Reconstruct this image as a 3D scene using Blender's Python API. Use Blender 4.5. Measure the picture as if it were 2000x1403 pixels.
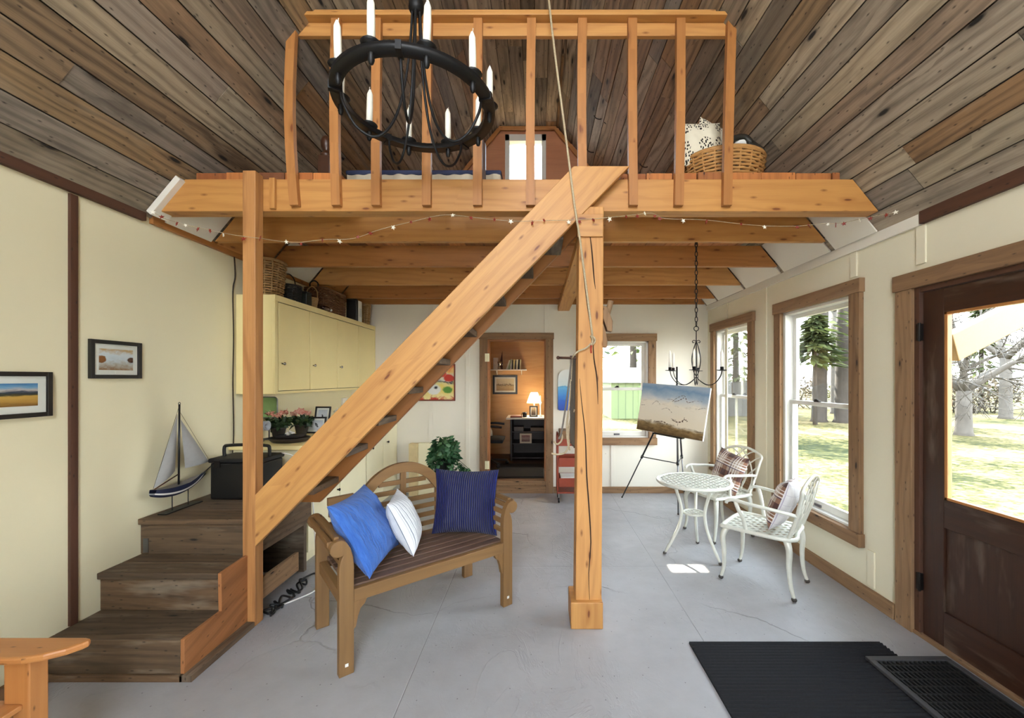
import bpy, bmesh, math, random
from mathutils import Vector as V, Matrix
for o in list(bpy.data.objects): bpy.data.objects.remove(o)
SC = bpy.context.scene
C = SC.collection
R = random.Random(11)
PI = math.pi
# ------------------------------------------------------------------ camera
F = 800.0; U0 = 1050.0; V0 = 740.0; HC = 1.55
cam = bpy.data.cameras.new('camera'); camo = bpy.data.objects.new('camera', cam); C.objects.link(camo)
camo.location = (0, 0, HC); camo.rotation_euler = (PI/2, 0, 0)
cam.sensor_fit = 'HORIZONTAL'; cam.sensor_width = 36; cam.lens = F/2000*36
cam.shift_x = -(U0-1000)/2000; cam.shift_y = (V0-701.5)/2000
cam.clip_start = .02; cam.clip_end = 300
SC.camera = camo
# ------------------------------------------------------------------ sky, sun, exposure
w = bpy.data.worlds.new('sky'); SC.world = w; w.use_nodes = True
nt = w.node_tree; bg = nt.nodes['Background']
tc = nt.nodes.new('ShaderNodeTexCoord'); sp = nt.nodes.new('ShaderNodeSeparateXYZ')
nt.links.new(tc.outputs['Generated'], sp.inputs[0])
rp = nt.nodes.new('ShaderNodeValToRGB'); nt.links.new(sp.outputs['Z'], rp.inputs[0])
rp.color_ramp.elements[0].position = 0.0; rp.color_ramp.elements[0].color = (.98, .99, 1.0, 1)
rp.color_ramp.elements[1].position = .7; rp.color_ramp.elements[1].color = (.70, .84, 1.0, 1)
nt.links.new(rp.outputs[0], bg.inputs['Color'])
bg.inputs['Strength'].default_value = 10.0
sl = bpy.data.lights.new('sun', 'SUN'); so = bpy.data.objects.new('sun', sl); C.objects.link(so)
sl.energy = 18.0; sl.angle = .009; sl.color = (1.0, .93, .80)
so.location = (0, 20, 20)
so.rotation_euler = (-V((.06, -.745, -.626))).to_track_quat('Z', 'Y').to_euler()
SC.view_settings.view_transform = 'Standard'; SC.view_settings.look = 'None'
SC.view_settings.gamma = 1; SC.view_settings.use_curve_mapping = False
SC.view_settings.exposure = 0.9
SC.cycles.max_bounces = 6; SC.cycles.diffuse_bounces = 4; SC.cycles.glossy_bounces = 2; SC.cycles.transparent_max_bounces = 12; SC.cycles.adaptive_threshold = .1
SC.cycles.sample_clamp_indirect = 6
SC.cycles.use_denoising = True
# ------------------------------------------------------------------ pixel helpers
def P(u, v, Y): return V(((u-U0)*Y/F, Y, HC-(v-V0)*Y/F))
def PF(u, v, z=0.0):
    Y = (HC-z)*F/(v-V0); return V(((u-U0)*Y/F, Y, z))
def PX(u, v, X):
    Y = X*F/(u-U0); return V((X, Y, HC-(v-V0)*Y/F))
# ------------------------------------------------------------------ mesh builder
class MB:
    def __init__(s): s.v=[]; s.f=[]; s.uv=[]; s.r=[]; s.m=[]; s.s=[]
    def face(s, idx, uv=None, r=0, m=0, sm=False):
        s.f.append(tuple(idx)); s.uv.append(uv or [(s.v[i][0], s.v[i][1]) for i in idx]); s.r.append(r); s.m.append(m); s.s.append(sm)
    def flat(s, idx, g, r, m, o, sm=False):
        p = [s.v[i] for i in idx]; n = V((0,0,0))
        for a in range(len(p)): n += (p[a]-p[0]).cross(p[(a+1)%len(p)]-p[0])
        n = n.normalized() if n.length > 1e-12 else V((0,0,1))
        u = g-n*g.dot(n)
        if u.length < .3:
            u = V((0,0,1)) if abs(n.z) < .9 else V((1,0,0)); u = u-n*u.dot(n)
        u.normalize(); t = n.cross(u)
        s.face(idx, [(q.dot(u)+o[0], q.dot(t)+o[1]) for q in p], r, m, sm)
    def hexa(s, c, grain=None, m=0, r=None):
        """c: 4 corners of one end then 4 of the other"""
        b = len(s.v); s.v += [V(x) for x in c]
        if grain is None:
            e = [V(c[1])-V(c[0]), V(c[3])-V(c[0]), V(c[4])-V(c[0])]; grain = max(e, key=lambda q: q.length)
        g = V(grain).normalized(); r = R.random() if r is None else r; o = (R.uniform(0, 40), R.uniform(0, 40))
        cen = sum(s.v[b:b+8], V((0,0,0)))/8
        for q in ((0,1,2,3),(7,6,5,4),(0,4,5,1),(1,5,6,2),(2,6,7,3),(3,7,4,0)):
            p = [s.v[b+i] for i in q]; n = (p[1]-p[0]).cross(p[2]-p[0])
            q = q if n.dot(sum(p, V((0,0,0)))/4-cen) > 0 else q[::-1]
            s.flat([b+i for i in q], g, r, m, o)
        return s
    def box(s, x0, x1, y0, y1, z0, z1, grain=None, m=0, r=None):
        g = {'x': (1,0,0), 'y': (0,1,0), 'z': (0,0,1)}.get(grain)
        return s.hexa([(x0,y0,z0),(x1,y0,z0),(x1,y1,z0),(x0,y1,z0),(x0,y0,z1),(x1,y0,z1),(x1,y1,z1),(x0,y1,z1)], g, m, r)
    def bar(s, p0, p1, w, h, up=(0,0,1), m=0, r=None):
        p0, p1 = V(p0), V(p1); d = (p1-p0).normalized(); up = V(up); a = d.cross(up)
        if a.length < .05: a = d.cross(V((1,0,0)))
        a.normalize(); b = a.cross(d); a *= w/2; b *= h/2
        return s.hexa([p0-a-b, p0+a-b, p0+a+b, p0-a+b, p1-a-b, p1+a-b, p1+a+b, p1-a+b], d, m, r)
    def prism(s, poly, ext, grain=None, m=0, r=None, sm=False, uvn=False):
        poly = [V(p) for p in poly]; ext = V(ext); n = len(poly); b = len(s.v)
        s.v += poly+[p+ext for p in poly]; r = R.random() if r is None else r; o = (R.uniform(0, 40), R.uniform(0, 40))
        g = V(grain).normalized() if grain is not None else max([poly[(i+1)%n]-poly[i] for i in range(n)], key=lambda q: q.length).normalized()
        nn = V((0,0,0))
        for i in range(n): nn += (poly[i]-poly[0]).cross(poly[(i+1)%n]-poly[0])
        flip = nn.dot(ext) > 0
        a = list(range(b, b+n)); c = list(range(b+n, b+2*n))
        s.flat(a[::-1] if flip else a, g, r, m, o); s.flat(c if flip else c[::-1], g, r, m, o)
        for i in range(n):
            j = (i+1)%n; q = [a[i], a[j], c[j], c[i]]
            s.flat(q if flip else q[::-1], g, r, m, o, sm)
        return s
    def tube(s, pts, rad, n=8, closed=False, m=0, r=None, flat=None):
        pts = [V(p) for p in pts]; k = len(pts); rad = rad if isinstance(rad, (list, tuple)) else [rad]*k
        r = R.random() if r is None else r; b = len(s.v); o = R.uniform(0, 30)
        T = []
        for i in range(k):
            a = pts[i-1] if (i > 0 or closed) else pts[i]; c = pts[(i+1)%k] if (i < k-1 or closed) else pts[i]
            t = c-a; T.append(t.normalized() if t.length > 1e-9 else V((0,0,1)))
        nv = T[0].cross(V((0,0,1)))
        if nv.length < .1: nv = T[0].cross(V((1,0,0)))
        nv.normalize(); L = 0
        for i in range(k):
            nv = nv-T[i]*nv.dot(T[i]); nv.normalize(); bn = T[i].cross(nv)
            for j in range(n):
                an = 2*PI*j/n
                s.v.append(pts[i]+(nv*math.cos(an)+bn*math.sin(an))*rad[i])
        lens = [0]
        for i in range(1, k+1): lens.append(lens[-1]+(pts[i%k]-pts[i-1]).length)
        for i in range(k if closed else k-1):
            i2 = (i+1)%k
            for j in range(n):
                j2 = (j+1)%n; c1, c2 = 2*PI*rad[i]/n, 2*PI*rad[i2]/n
                s.face([b+i*n+j, b+i*n+j2, b+i2*n+j2, b+i2*n+j], [(lens[i]+o, j*c1), (lens[i]+o, (j+1)*c1), (lens[i+1]+o, (j+1)*c2), (lens[i+1]+o, j*c2)], r, m, True)
        if not closed:
            s.face([b+j for j in range(n)][::-1], None, r, m); s.face([b+(k-1)*n+j for j in range(n)], None, r, m)
        return s
    def lathe(s, prof, cen=(0,0,0), n=20, M=None, m=0, r=None, sm=True, sx=1, sy=1):
        b = len(s.v); cen = V(cen); r = R.random() if r is None else r; k = len(prof); L = 0
        for i, (rr, z) in enumerate(prof):
            for j in range(n):
                a = 2*PI*j/n; p = V((rr*math.cos(a)*sx, rr*math.sin(a)*sy, z))
                s.v.append((M @ p if M else p)+cen)
        for i in range(k-1):
            L2 = L+math.hypot(prof[i+1][0]-prof[i][0], prof[i+1][1]-prof[i][1])
            ra = max(prof[i][0], prof[i+1][0])*2*PI/n
            for j in range(n):
                j2 = (j+1)%n
                s.face([b+i*n+j, b+i*n+j2, b+(i+1)*n+j2, b+(i+1)*n+j], [(j*ra, L), ((j+1)*ra, L), ((j+1)*ra, L2), (j*ra, L2)], r, m, sm)
            L = L2
        if prof[0] == prof[-1]: return s
        if prof[0][0] > 1e-4: s.face([b+j for j in range(n)][::-1], None, r, m)
        if prof[-1][0] > 1e-4: s.face([b+(k-1)*n+j for j in range(n)], None, r, m)
        return s
    def ball(s, cen, rx, ry=None, rz=None, n=12, k=7, m=0, r=None, M=None):
        ry = rx if ry is None else ry; rz = rx if rz is None else rz
        pr = [(max(math.sin(PI*i/k), 1e-5), -math.cos(PI*i/k)) for i in range(k+1)]
        S = Matrix.Diagonal((rx, ry, rz)); S = M @ S if M else S
        return s.lathe(pr, cen, n, S, m, r)
    def grid(s, fn, nu, nv, m=0, r=0, sm=True, flip=False, mf=None):
        b = len(s.v)
        for i in range(nu+1):
            for j in range(nv+1): s.v.append(V(fn(i/nu, j/nv)))
        for i in range(nu):
            for j in range(nv):
                q = [b+i*(nv+1)+j, b+(i+1)*(nv+1)+j, b+(i+1)*(nv+1)+j+1, b+i*(nv+1)+j+1]
                uv = [(i/nu, j/nv), ((i+1)/nu, j/nv), ((i+1)/nu, (j+1)/nv), (i/nu, (j+1)/nv)]
                if flip: q = q[::-1]; uv = uv[::-1]
                s.face(q, uv, r, m, sm)
        return s
    def quad(s, a, b_, c, d, m=0, r=0):
        b = len(s.v); s.v += [V(a), V(b_), V(c), V(d)]
        s.face([b, b+1, b+2, b+3], [(0,0),(1,0),(1,1),(0,1)], r, m); return s
    def xf(s, M): s.v = [M @ p for p in s.v]; return s
    def mesh(s, name, mats):
        me = bpy.data.meshes.new(name); me.from_pydata([tuple(p) for p in s.v], [], s.f)
        ul = me.uv_layers.new(name='UVMap'); k = 0; d = []
        for q in s.uv:
            for c in q: d += [c[0], c[1]]
        ul.data.foreach_set('uv', d)
        at = me.attributes.new('rnd', 'FLOAT', 'FACE'); at.data.foreach_set('value', s.r)
        for mt in (mats if isinstance(mats, (list, tuple)) else [mats]): me.materials.append(mt)
        me.polygons.foreach_set('material_index', s.m); me.polygons.foreach_set('use_smooth', s.s)
        me.update(); return me
ROOT = {}
def tag(o, label=None, cat=None, group=None, kind=None):
    if label: o['label'] = label
    if cat: o['category'] = cat
    if group: o['group'] = group
    if kind: o['kind'] = kind
    return o
def finish(o, bevel=0, sub=0):
    if bevel:
        b = o.modifiers.new('bevel', 'BEVEL'); b.width = bevel; b.segments = 2; b.limit_method = 'ANGLE'; b.angle_limit = .9
    if sub:
        m = o.modifiers.new('sub', 'SUBSURF'); m.levels = sub; m.render_levels = sub
    return o
def thing(name, label, cat, loc=(0,0,0), rz=0, group=None, kind=None):
    o = bpy.data.objects.new(name, None); C.objects.link(o); o.empty_display_size = .05
    o.location = loc; o.rotation_euler = (0, 0, rz); tag(o, label, cat, group, kind)
    ROOT[o.name] = Matrix.Translation(V(loc)) @ Matrix.Rotation(rz, 4, 'Z'); return o
def part(mb, name, mats, parent, bevel=0, sub=0, label=None, local=False, kind=None):
    if not local: mb.xf(ROOT[parent.name].inverted())
    o = bpy.data.objects.new(name, mb.mesh(name, mats)); C.objects.link(o); o.parent = parent
    ROOT[o.name] = ROOT[parent.name]
    if label: o['label'] = label
    if kind: o['kind'] = kind
    return finish(o, bevel, sub)
def solo(mb, name, mats, label=None, cat=None, group=None, kind=None, bevel=0, sub=0):
    xs = [p.x for p in mb.v]; ys = [p.y for p in mb.v]; zs = [p.z for p in mb.v]
    c = V(((min(xs)+max(xs))/2, (min(ys)+max(ys))/2, min(zs)))
    mb.xf(Matrix.Translation(-c)); o = bpy.data.objects.new(name, mb.mesh(name, mats)); C.objects.link(o); o.location = c
    ROOT[o.name] = Matrix.Translation(c); tag(o, label, cat, group, kind)
    return finish(o, bevel, sub)
def struct(mb, name, mats, bevel=0): return solo(mb, name, mats, kind='structure', bevel=bevel)
def dup(root, loc, rz, label, name=None):
    r = root.copy(); C.objects.link(r); r.location = loc; r.rotation_euler = (0, 0, rz); r['label'] = label
    ROOT[r.name] = Matrix.Translation(V(loc)) @ Matrix.Rotation(rz, 4, 'Z')
    def kids(a, b):
        for ch in [x for x in C.objects if x.parent == a]:
            c = ch.copy(); C.objects.link(c); c.parent = b; kids(ch, c)
    kids(root, r); return r
def arc(c, r, a0, a1, n, ax=(1,0,0), ay=(0,0,1)):
    c, ax, ay = V(c), V(ax), V(ay)
    return [c+ax*(r*math.cos(a0+(a1-a0)*i/n))+ay*(r*math.sin(a0+(a1-a0)*i/n)) for i in range(n+1)]
def spline(pts, n=6):
    pts = [V(p) for p in pts]; out = []; k = len(pts)
    for i in range(k-1):
        p0 = pts[max(i-1, 0)]; p1 = pts[i]; p2 = pts[i+1]; p3 = pts[min(i+2, k-1)]
        for j in range(n):
            t = j/n
            out.append(.5*((2*p1)+(p2-p0)*t+(2*p0-5*p1+4*p2-p3)*t*t+(3*p1-p0-3*p2+p3)*t**3))
    return out+[pts[-1]]
# ------------------------------------------------------------------ materials
def lin(c):
    c = c/255; return c/12.92 if c <= .04045 else ((c+.055)/1.055)**2.4
def rgb(r, g, b): return (lin(r), lin(g), lin(b), 1)
class NT:
    def __init__(s, name):
        s.mat = bpy.data.materials.new(name); s.mat.use_nodes = True; s.t = s.mat.node_tree
        s.b = s.t.nodes['Principled BSDF']; s.out = s.t.nodes['Material Output']
    def n(s, typ, **kw):
        x = s.t.nodes.new('ShaderNode'+typ)
        for k, v in kw.items(): setattr(x, k, v)
        return x
    def put(s, sock, v):
        if hasattr(v, 'is_linked') or isinstance(v, bpy.types.NodeSocket): s.t.links.new(v, sock)
        else: sock.default_value = v
    def math(s, op, a, b=0.0, c=None, clamp=False):
        x = s.n('Math', operation=op, use_clamp=clamp); s.put(x.inputs[0], a); s.put(x.inputs[1], b)
        if c is not None: s.put(x.inputs[2], c)
        return x.outputs[0]
    def mix(s, f, a, b, bt='MIX'):
        x = s.n('Mix', data_type='RGBA', blend_type=bt, clamp_factor=True); s.put(x.inputs[0], f); s.put(x.inputs[6], a); s.put(x.inputs[7], b); return x.outputs[2]
    def ramp(s, f, st, mode='LINEAR'):
        x = s.n('ValToRGB'); cr = x.color_ramp; cr.interpolation = mode; s.put(x.inputs[0], f)
        while len(cr.elements) < len(st): cr.elements.new(.5)
        for e, (p, c) in zip(cr.elements, st): e.position = p; e.color = c if len(c) == 4 else rgb(*c)
        return x.outputs[0]
    def uv(s): return s.n('UVMap', uv_map='UVMap').outputs[0]
    def obj(s): return s.n('TexCoord').outputs['Object']
    def pos(s): return s.n('NewGeometry').outputs['Position']
    def scale(s, vec, sc, loc=(0,0,0)):
        x = s.n('Mapping'); s.put(x.inputs[0], vec); x.inputs[1].default_value = loc; x.inputs[3].default_value = sc; return x.outputs[0]
    def noise(s, vec, sc=1, det=4, rough=.55, dist=0):
        x = s.n('TexNoise'); s.put(x.inputs['Vector'], vec); x.inputs['Scale'].default_value = sc; x.inputs['Detail'].default_value = det
        x.inputs['Roughness'].default_value = rough; x.inputs['Distortion'].default_value = dist; return x.outputs[0]
    def vor(s, vec, sc=1, feat='F1', rnd=1, dim='3D'):
        x = s.n('TexVoronoi', feature=feat, voronoi_dimensions=dim); s.put(x.inputs['Vector'], vec); x.inputs['Scale'].default_value = sc; x.inputs['Randomness'].default_value = rnd; return x.outputs[0]
    def xyz(s, vec):
        x = s.n('SeparateXYZ'); s.put(x.inputs[0], vec); return x.outputs
    def rnd(s): return s.n('Attribute', attribute_name='rnd').outputs['Fac']
    def bump(s, h, st=.3, d=.01):
        x = s.n('Bump'); x.inputs['Strength'].default_value = st; x.inputs['Distance'].default_value = d; s.put(x.inputs['Height'], h); s.t.links.new(x.outputs[0], s.b.inputs['Normal'])
    def fin(s, col, rough=.5, metal=0, spec=.5):
        s.put(s.b.inputs['Base Color'], col); s.put(s.b.inputs['Roughness'], rough); s.b.inputs['Metallic'].default_value = metal
        s.b.inputs['Specular IOR Level'].default_value = spec; return s.mat
def plain(name, c, rough=.5, metal=0, var=.12, sc=18, bump=0, spec=.5):
    t = NT(name); n = t.noise(t.obj(), sc, 4)
    c = rgb(*c); d = tuple(x*(1-var*2) for x in c[:3])+(1,)
    col = t.mix(n, d, tuple(min(1, x*(1+var)) for x in c[:3])+(1,))
    if bump: t.bump(n, bump, .004)
    return t.fin(col, rough, metal, spec)
def wood(name, tones, dark, grain=1.0, knots=.5, rough=.55, bump=.25, stain=0, ring=1.0, shade=.35, knotcol=None, spots=(6, 15)):
    """tones: ramp over a board's own random number; dark: grain line colour"""
    t = NT(name); uv = t.uv(); r = t.rnd()
    tones = tones*2 if len(tones) == 1 else tones
    base = t.ramp(r, [(i/(len(tones)-1), c) for i, c in enumerate(tones)])
    x = t.xyz(uv)
    warp = t.noise(t.scale(uv, (.55, 3.2, 1)), 1, 4, .5, .3); msk = t.noise(t.scale(uv, (.5, 2.5, 1), (9, 4, 0)), 1, 2)
    if knots:
        vk = t.n('TexVoronoi', voronoi_dimensions='2D'); t.put(vk.inputs['Vector'], t.scale(uv, (1.5, 5.2, 1))); vk.inputs['Scale'].default_value = 1; vk.inputs['Randomness'].default_value = 1
        vo = t.math('ADD', vk.outputs[0], t.math('MULTIPLY', t.math('SUBTRACT', t.noise(t.scale(uv, (9, 30, 1)), 1, 3), .5), .05))
        gate = t.math('GREATER_THAN', t.xyz(vk.outputs['Color'])[0], .5)
        bend = t.math('DIVIDE', .10, t.math('ADD', vo, .12))
    else: bend = 0.0
    rings = t.math('SINE', t.math('ADD', t.math('ADD', t.math('MULTIPLY', x[1], 105*ring), t.math('MULTIPLY', warp, 34)), t.math('MULTIPLY', t.math('MULTIPLY', bend, gate), 9) if knots else 0.0))
    rings = t.math('POWER', t.math('MULTIPLY_ADD', rings, .5, .5), 1.8)
    fine = t.noise(t.scale(uv, (3.2*grain, 120*grain, 1)), 1, 4, .7)
    g = t.math('ADD', t.math('MULTIPLY', rings, t.math('MULTIPLY', msk, .6)), t.math('MULTIPLY', fine, .8))
    g = t.math('MULTIPLY', t.math('SUBTRACT', g, .36, clamp=True), 1.7, clamp=True)
    blot = t.noise(t.scale(uv, (.9, 5, 1)), 1, 3, .65)
    col = t.mix(t.math('MULTIPLY', g, shade), base, rgb(*dark))
    if stain:
        sn = t.math('MULTIPLY', t.math('SUBTRACT', t.noise(t.scale(uv, (1.3, 4.5, 1)), 1, 4, .72), .50, clamp=True), 4.5*stain, clamp=True)
        col = t.mix(sn, col, rgb(*[q*.6 for q in dark]))
        pl = t.math('MULTIPLY', t.math('SUBTRACT', t.noise(t.scale(uv, (1.1, 5, 1), (31, 17, 0)), 1, 4, .7), .54, clamp=True), 3.2*stain, clamp=True)
        col = t.mix(pl, col, rgb(196, 182, 160))
    else: col = t.mix(t.math('MULTIPLY', t.math('MULTIPLY', t.math('SUBTRACT', blot, .35, clamp=True), 1.4), .5), col, rgb(*dark))
    h = t.noise(t.scale(uv, (3.2*grain, 120*grain, 1)), 1, 3, .7)
    if knots:
        core = t.math('SUBTRACT', 1.0, t.math('MULTIPLY', vo, 11.0/knots), clamp=True)
        halo = t.math('SUBTRACT', 1.0, t.math('MULTIPLY', vo, 4.0/knots), clamp=True)
        kc = rgb(*(knotcol or [q*.5 for q in dark]))
        col = t.mix(t.math('MULTIPLY', t.math('MULTIPLY', halo, gate), .6), col, rgb(*dark)); col = t.mix(t.math('MULTIPLY', t.math('MULTIPLY', core, gate), 2.0, clamp=True), col, kc)
        vs = t.n('TexVoronoi', voronoi_dimensions='2D'); t.put(vs.inputs['Vector'], t.scale(uv, (spots[0], spots[1], 1), (3, 7, 0))); vs.inputs['Scale'].default_value = 1
        col = t.mix(t.math('MULTIPLY', t.math('SUBTRACT', 1, t.math('MULTIPLY', vs.outputs[0], 13), clamp=True), .9), col, kc)
    t.bump(h, bump, .003)
    return t.fin(col, rough)
M = {}
M['barn'] = wood('barn_boards', [(130,116,100),(196,178,150),(92,80,68),(176,158,132),(150,112,72),(162,150,136),(116,104,90),(190,170,140),(146,132,116),(156,112,66),(176,162,144),(136,110,80),(168,140,104)], (52,42,34), knots=.8, rough=.85, bump=.6, stain=.5, shade=.75)
M['fir'] = wood('golden_fir', [(204,150,84),(196,140,74),(210,156,92),(200,146,82)], (148,86,38), knots=.5, rough=.5, bump=.15, shade=.45, spots=(2.6, 7), knotcol=(118,64,30))
M['fir_dark'] = wood('amber_fir', [(182,124,66),(190,130,72),(172,114,58)], (126,74,34), knots=.55, rough=.5, bump=.12, shade=.35, spots=(2.6, 7), knotcol=(118,64,30))
M['post'] = wood('hewn_post', [(212,156,92),(206,148,84)], (150,92,44), knots=.5, rough=.6, bump=.3, shade=.4, spots=(2.6, 7), knotcol=(110,60,28))
M['post_red'] = wood('old_fir_post', [(196,140,84)], (112,60,28), knots=0, rough=.5, bump=.2, ring=.7, shade=.6)
M['stair'] = wood('weathered_stair_boards', [(106,84,60),(92,75,57),(116,88,60),(98,86,73)], (38,29,22), knots=.5, rough=.75, bump=.4, stain=.55, shade=.7)
M['plank'] = wood('loft_plank_ends', [(196,112,48),(150,92,50),(206,128,64),(70,56,44),(186,104,44)], (84,42,18), knots=.3, rough=.7, bump=.2, shade=.4)
M['trim'] = wood('weathered_trim', [(150,116,82),(138,105,74),(158,124,90)], (74,50,32), knots=.45, rough=.8, bump=.4, stain=.2, shade=.5)
M['trim_dark'] = wood('dark_brown_trim', [(92,58,40),(84,52,36)], (48,28,18), knots=.2, rough=.7, bump=.3, shade=.5)
M['teak'] = wood('teak', [(138,104,62),(130,96,56),(146,110,66)], (92,62,38), knots=0, rough=.6, bump=.15, shade=.35)
M['teak_seat'] = wood('teak_seat_slats', [(116,88,72),(104,80,66),(124,94,76)], (60,44,36), knots=0, rough=.55, bump=.2, shade=.5)
M['pine'] = wood('oiled_pine', [(188,128,72)], (150,84,36), knots=.25, rough=.4, bump=.1, shade=.35)
M['ply'] = wood('warm_plywood', [(196,154,104)], (150,98,52), knots=0, rough=.5, bump=.05, ring=.12, shade=.45)
M['ply_loft'] = wood('loft_plywood', [(196,134,96)], (150,92,62), knots=0, rough=.6, bump=.05, ring=.2, shade=.35)
M['skirt'] = wood('rough_fir_skirt', [(178,118,70)], (104,60,30), knots=.3, rough=.6, bump=.3, ring=.5, shade=.6)
M['desk_wood'] = wood('dark_desk_wood', [(40,26,20)], (20,12,8), knots=0, rough=.5, bump=.1)
def wallmat(name, c, sc=1.6, var=.05):
    t = NT(name); p = t.pos(); n = t.noise(p, sc, 5, .6); f = t.noise(p, 60, 3)
    col = t.mix(n, tuple(x*(1-2*var) for x in rgb(*c)[:3])+(1,), rgb(*c))
    sp_ = t.math('MULTIPLY', t.math('SUBTRACT', 1, t.math('MULTIPLY', t.vor(p, 2.6), 45), clamp=True), .8)
    col = t.mix(sp_, col, rgb(120,105,80)); t.bump(f, .06, .003)
    return t.fin(col, .75)
M['wall'] = wallmat('cream_paint', (232,223,188)); M['wall_white'] = wallmat('white_paint', (236,230,214)); M['wall_r'] = wallmat('cream_paint_window_wall', (232,224,198))
M['soffit'] = wallmat('white_soffit', (232,226,212))
def floormat():
    t = NT('painted_concrete'); p = t.pos(); x = t.xyz(p)
    n1 = t.noise(p, 1.1, 6, .65); n2 = t.noise(p, 7, 5, .6)
    col = t.mix(n1, rgb(146,143,142), rgb(192,192,195)); col = t.mix(t.math('MULTIPLY', n2, .4), col, rgb(138,134,132))
    wv = t.n('Vector Math') if False else None
    dn = t.n('TexNoise'); t.put(dn.inputs['Vector'], p); dn.inputs['Scale'].default_value = 2.2; dn.inputs['Detail'].default_value = 5
    ad = t.n('VectorMath', operation='MULTIPLY_ADD'); t.put(ad.inputs[0], dn.outputs[1]); ad.inputs[1].default_value = (.5,.5,.5); t.put(ad.inputs[2], p)
    ed = t.vor(ad.outputs[0], .55, 'DISTANCE_TO_EDGE')
    crack = t.math('MULTIPLY', t.math('SUBTRACT', 1, t.math('MULTIPLY', ed, 160), clamp=True), t.math('MULTIPLY', t.math('SUBTRACT', t.noise(p, .9, 2), .47, clamp=True), 6, clamp=True))
    def line(s, at): return t.math('SUBTRACT', 1, t.math('MULTIPLY', t.math('ABSOLUTE', t.math('SUBTRACT', s, at)), 260), clamp=True)
    seam = t.math('MAXIMUM', line(x[0], -.66), t.math('MAXIMUM', line(x[0], .98), t.math('MAXIMUM', line(x[1], 3.38), line(x[1], 4.9))))
    seam = t.math('MULTIPLY', seam, t.math('MULTIPLY', t.noise(p, 1.7, 2), 1.1, clamp=True))
    dk = t.math('MAXIMUM', crack, seam); col = t.mix(t.math('MULTIPLY', dk, .55), col, rgb(104,98,92))
    sp_ = t.math('SUBTRACT', 1, t.math('MULTIPLY', t.vor(p, 5.5, dim='2D'), 42), clamp=True); col = t.mix(sp_, col, rgb(60,55,50))
    rdg = t.math('SUBTRACT', 1, t.math('MULTIPLY', t.math('ABSOLUTE', t.math('SUBTRACT', t.noise(t.scale(p, (2.2, 1.2, 1)), 1.6, 5, .66, .7), .5)), 30), clamp=True)
    h = t.math('SUBTRACT', t.math('MULTIPLY_ADD', n2, .5, t.math('MULTIPLY', rdg, t.math('MULTIPLY', t.math('SUBTRACT', t.noise(p, .8, 3), .42, clamp=True), 2.2, clamp=True))), dk)
    t.bump(h, .6, .008)
    return t.fin(col, t.math('MULTIPLY_ADD', n2, .25, .33))
M['floor'] = floormat()
M['black_iron'] = plain('black_iron', (22,21,22), .5, .3, .2)
M['dark_metal'] = plain('dark_metal', (40,36,34), .45, .7)
M['candle'] = plain('ivory_wax', (248,244,230), .45, var=.04)
M['cream'] = plain('cream_cabinet_paint', (244,226,164), .5, var=.03, sc=5)
M['cream2'] = plain('pale_cream_paint', (242,234,198), .5, var=.03, sc=5)
M['gap'] = plain('shadow_gap_wood', (60,48,34), .8)
M['white_vinyl'] = plain('white_vinyl', (224,222,214), .4, var=.03)
M['chrome'] = plain('chrome', (190,190,190), .15, 1)
M['steel'] = plain('grey_steel', (120,120,122), .35, .9)
M['white'] = plain('white_paper', (236,234,228), .7, var=.03)
M['black'] = plain('black_plastic', (18,18,19), .4)
M['black_frame'] = plain('black_frame', (20,18,17), .35)
def glassmat():
    t = NT('window_glass'); tr = t.n('BsdfTransparent'); gl = t.n('BsdfGlossy'); gl.inputs['Roughness'].default_value = .02
    tr.inputs['Color'].default_value = (.97,.98,.97,1)
    lw = t.n('LayerWeight'); lw.inputs['Blend'].default_value = .12
    mx = t.n('MixShader'); t.t.links.new(t.math('MULTIPLY', lw.outputs['Fresnel'], .6), mx.inputs[0]); t.t.links.new(tr.outputs[0], mx.inputs[1]); t.t.links.new(gl.outputs[0], mx.inputs[2])
    t.t.links.new(mx.outputs[0], t.out.inputs[0]); return t.mat
M['glass'] = glassmat()
# ================================================================== SHELL
XL, XR, YB, YF = -2.53, 2.31, 5.56, -1.3
ZL, ZR, SL, ZT = 2.60, 2.54, 1.2, 4.97
def zl(x): return ZL+SL*(x-XL)
def zr(x): return ZR+SL*(XR-x)
def xl(z): return XL+(z-ZL)/SL
def xr(z): return XR-(z-ZR)/SL
struct(MB().box(XL-.15, XR+.15, YF, YB+.05, -.12, 0), 'floor', M['floor'])
struct(MB().box(XL-.12, XL, YF, YB+.12, 0, ZL), 'wall_left', M['wall'])
def holed(mb, a0, a1, z0, z1, holes, mk):
    xs = sorted({a0, a1}|{h[i] for h in holes for i in (0, 1)}); zs = sorted({z0, z1}|{h[i] for h in holes for i in (2, 3)})
    for i in range(len(xs)-1):
        for j in range(len(zs)-1):
            cx, cz = (xs[i]+xs[i+1])/2, (zs[j]+zs[j+1])/2
            if any(h[0] < cx < h[1] and h[2] < cz < h[3] for h in holes): continue
            mk(mb, xs[i], xs[i+1], zs[j], zs[j+1])
    return mb
WZ0, WZ1, WZM = .45, 2.165, 1.335
W2 = (3.00, 3.85); W1 = (4.45, 5.30); DR = (1.58, 2.50, 0, 2.10); BW = (.66, 1.50, .75, 2.06); BD = (-.68, .111, .16, 2.085); LW = (-.44, .115, 4.05, 4.86)
struct(holed(MB(), YF, YB+.12, 0, ZR, [W2+(WZ0, WZ1), W1+(WZ0, WZ1), DR], lambda m, a, b, c, d: m.box(XR, XR+.12, a, b, c, d)), 'wall_right', M['wall_r'])
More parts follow.
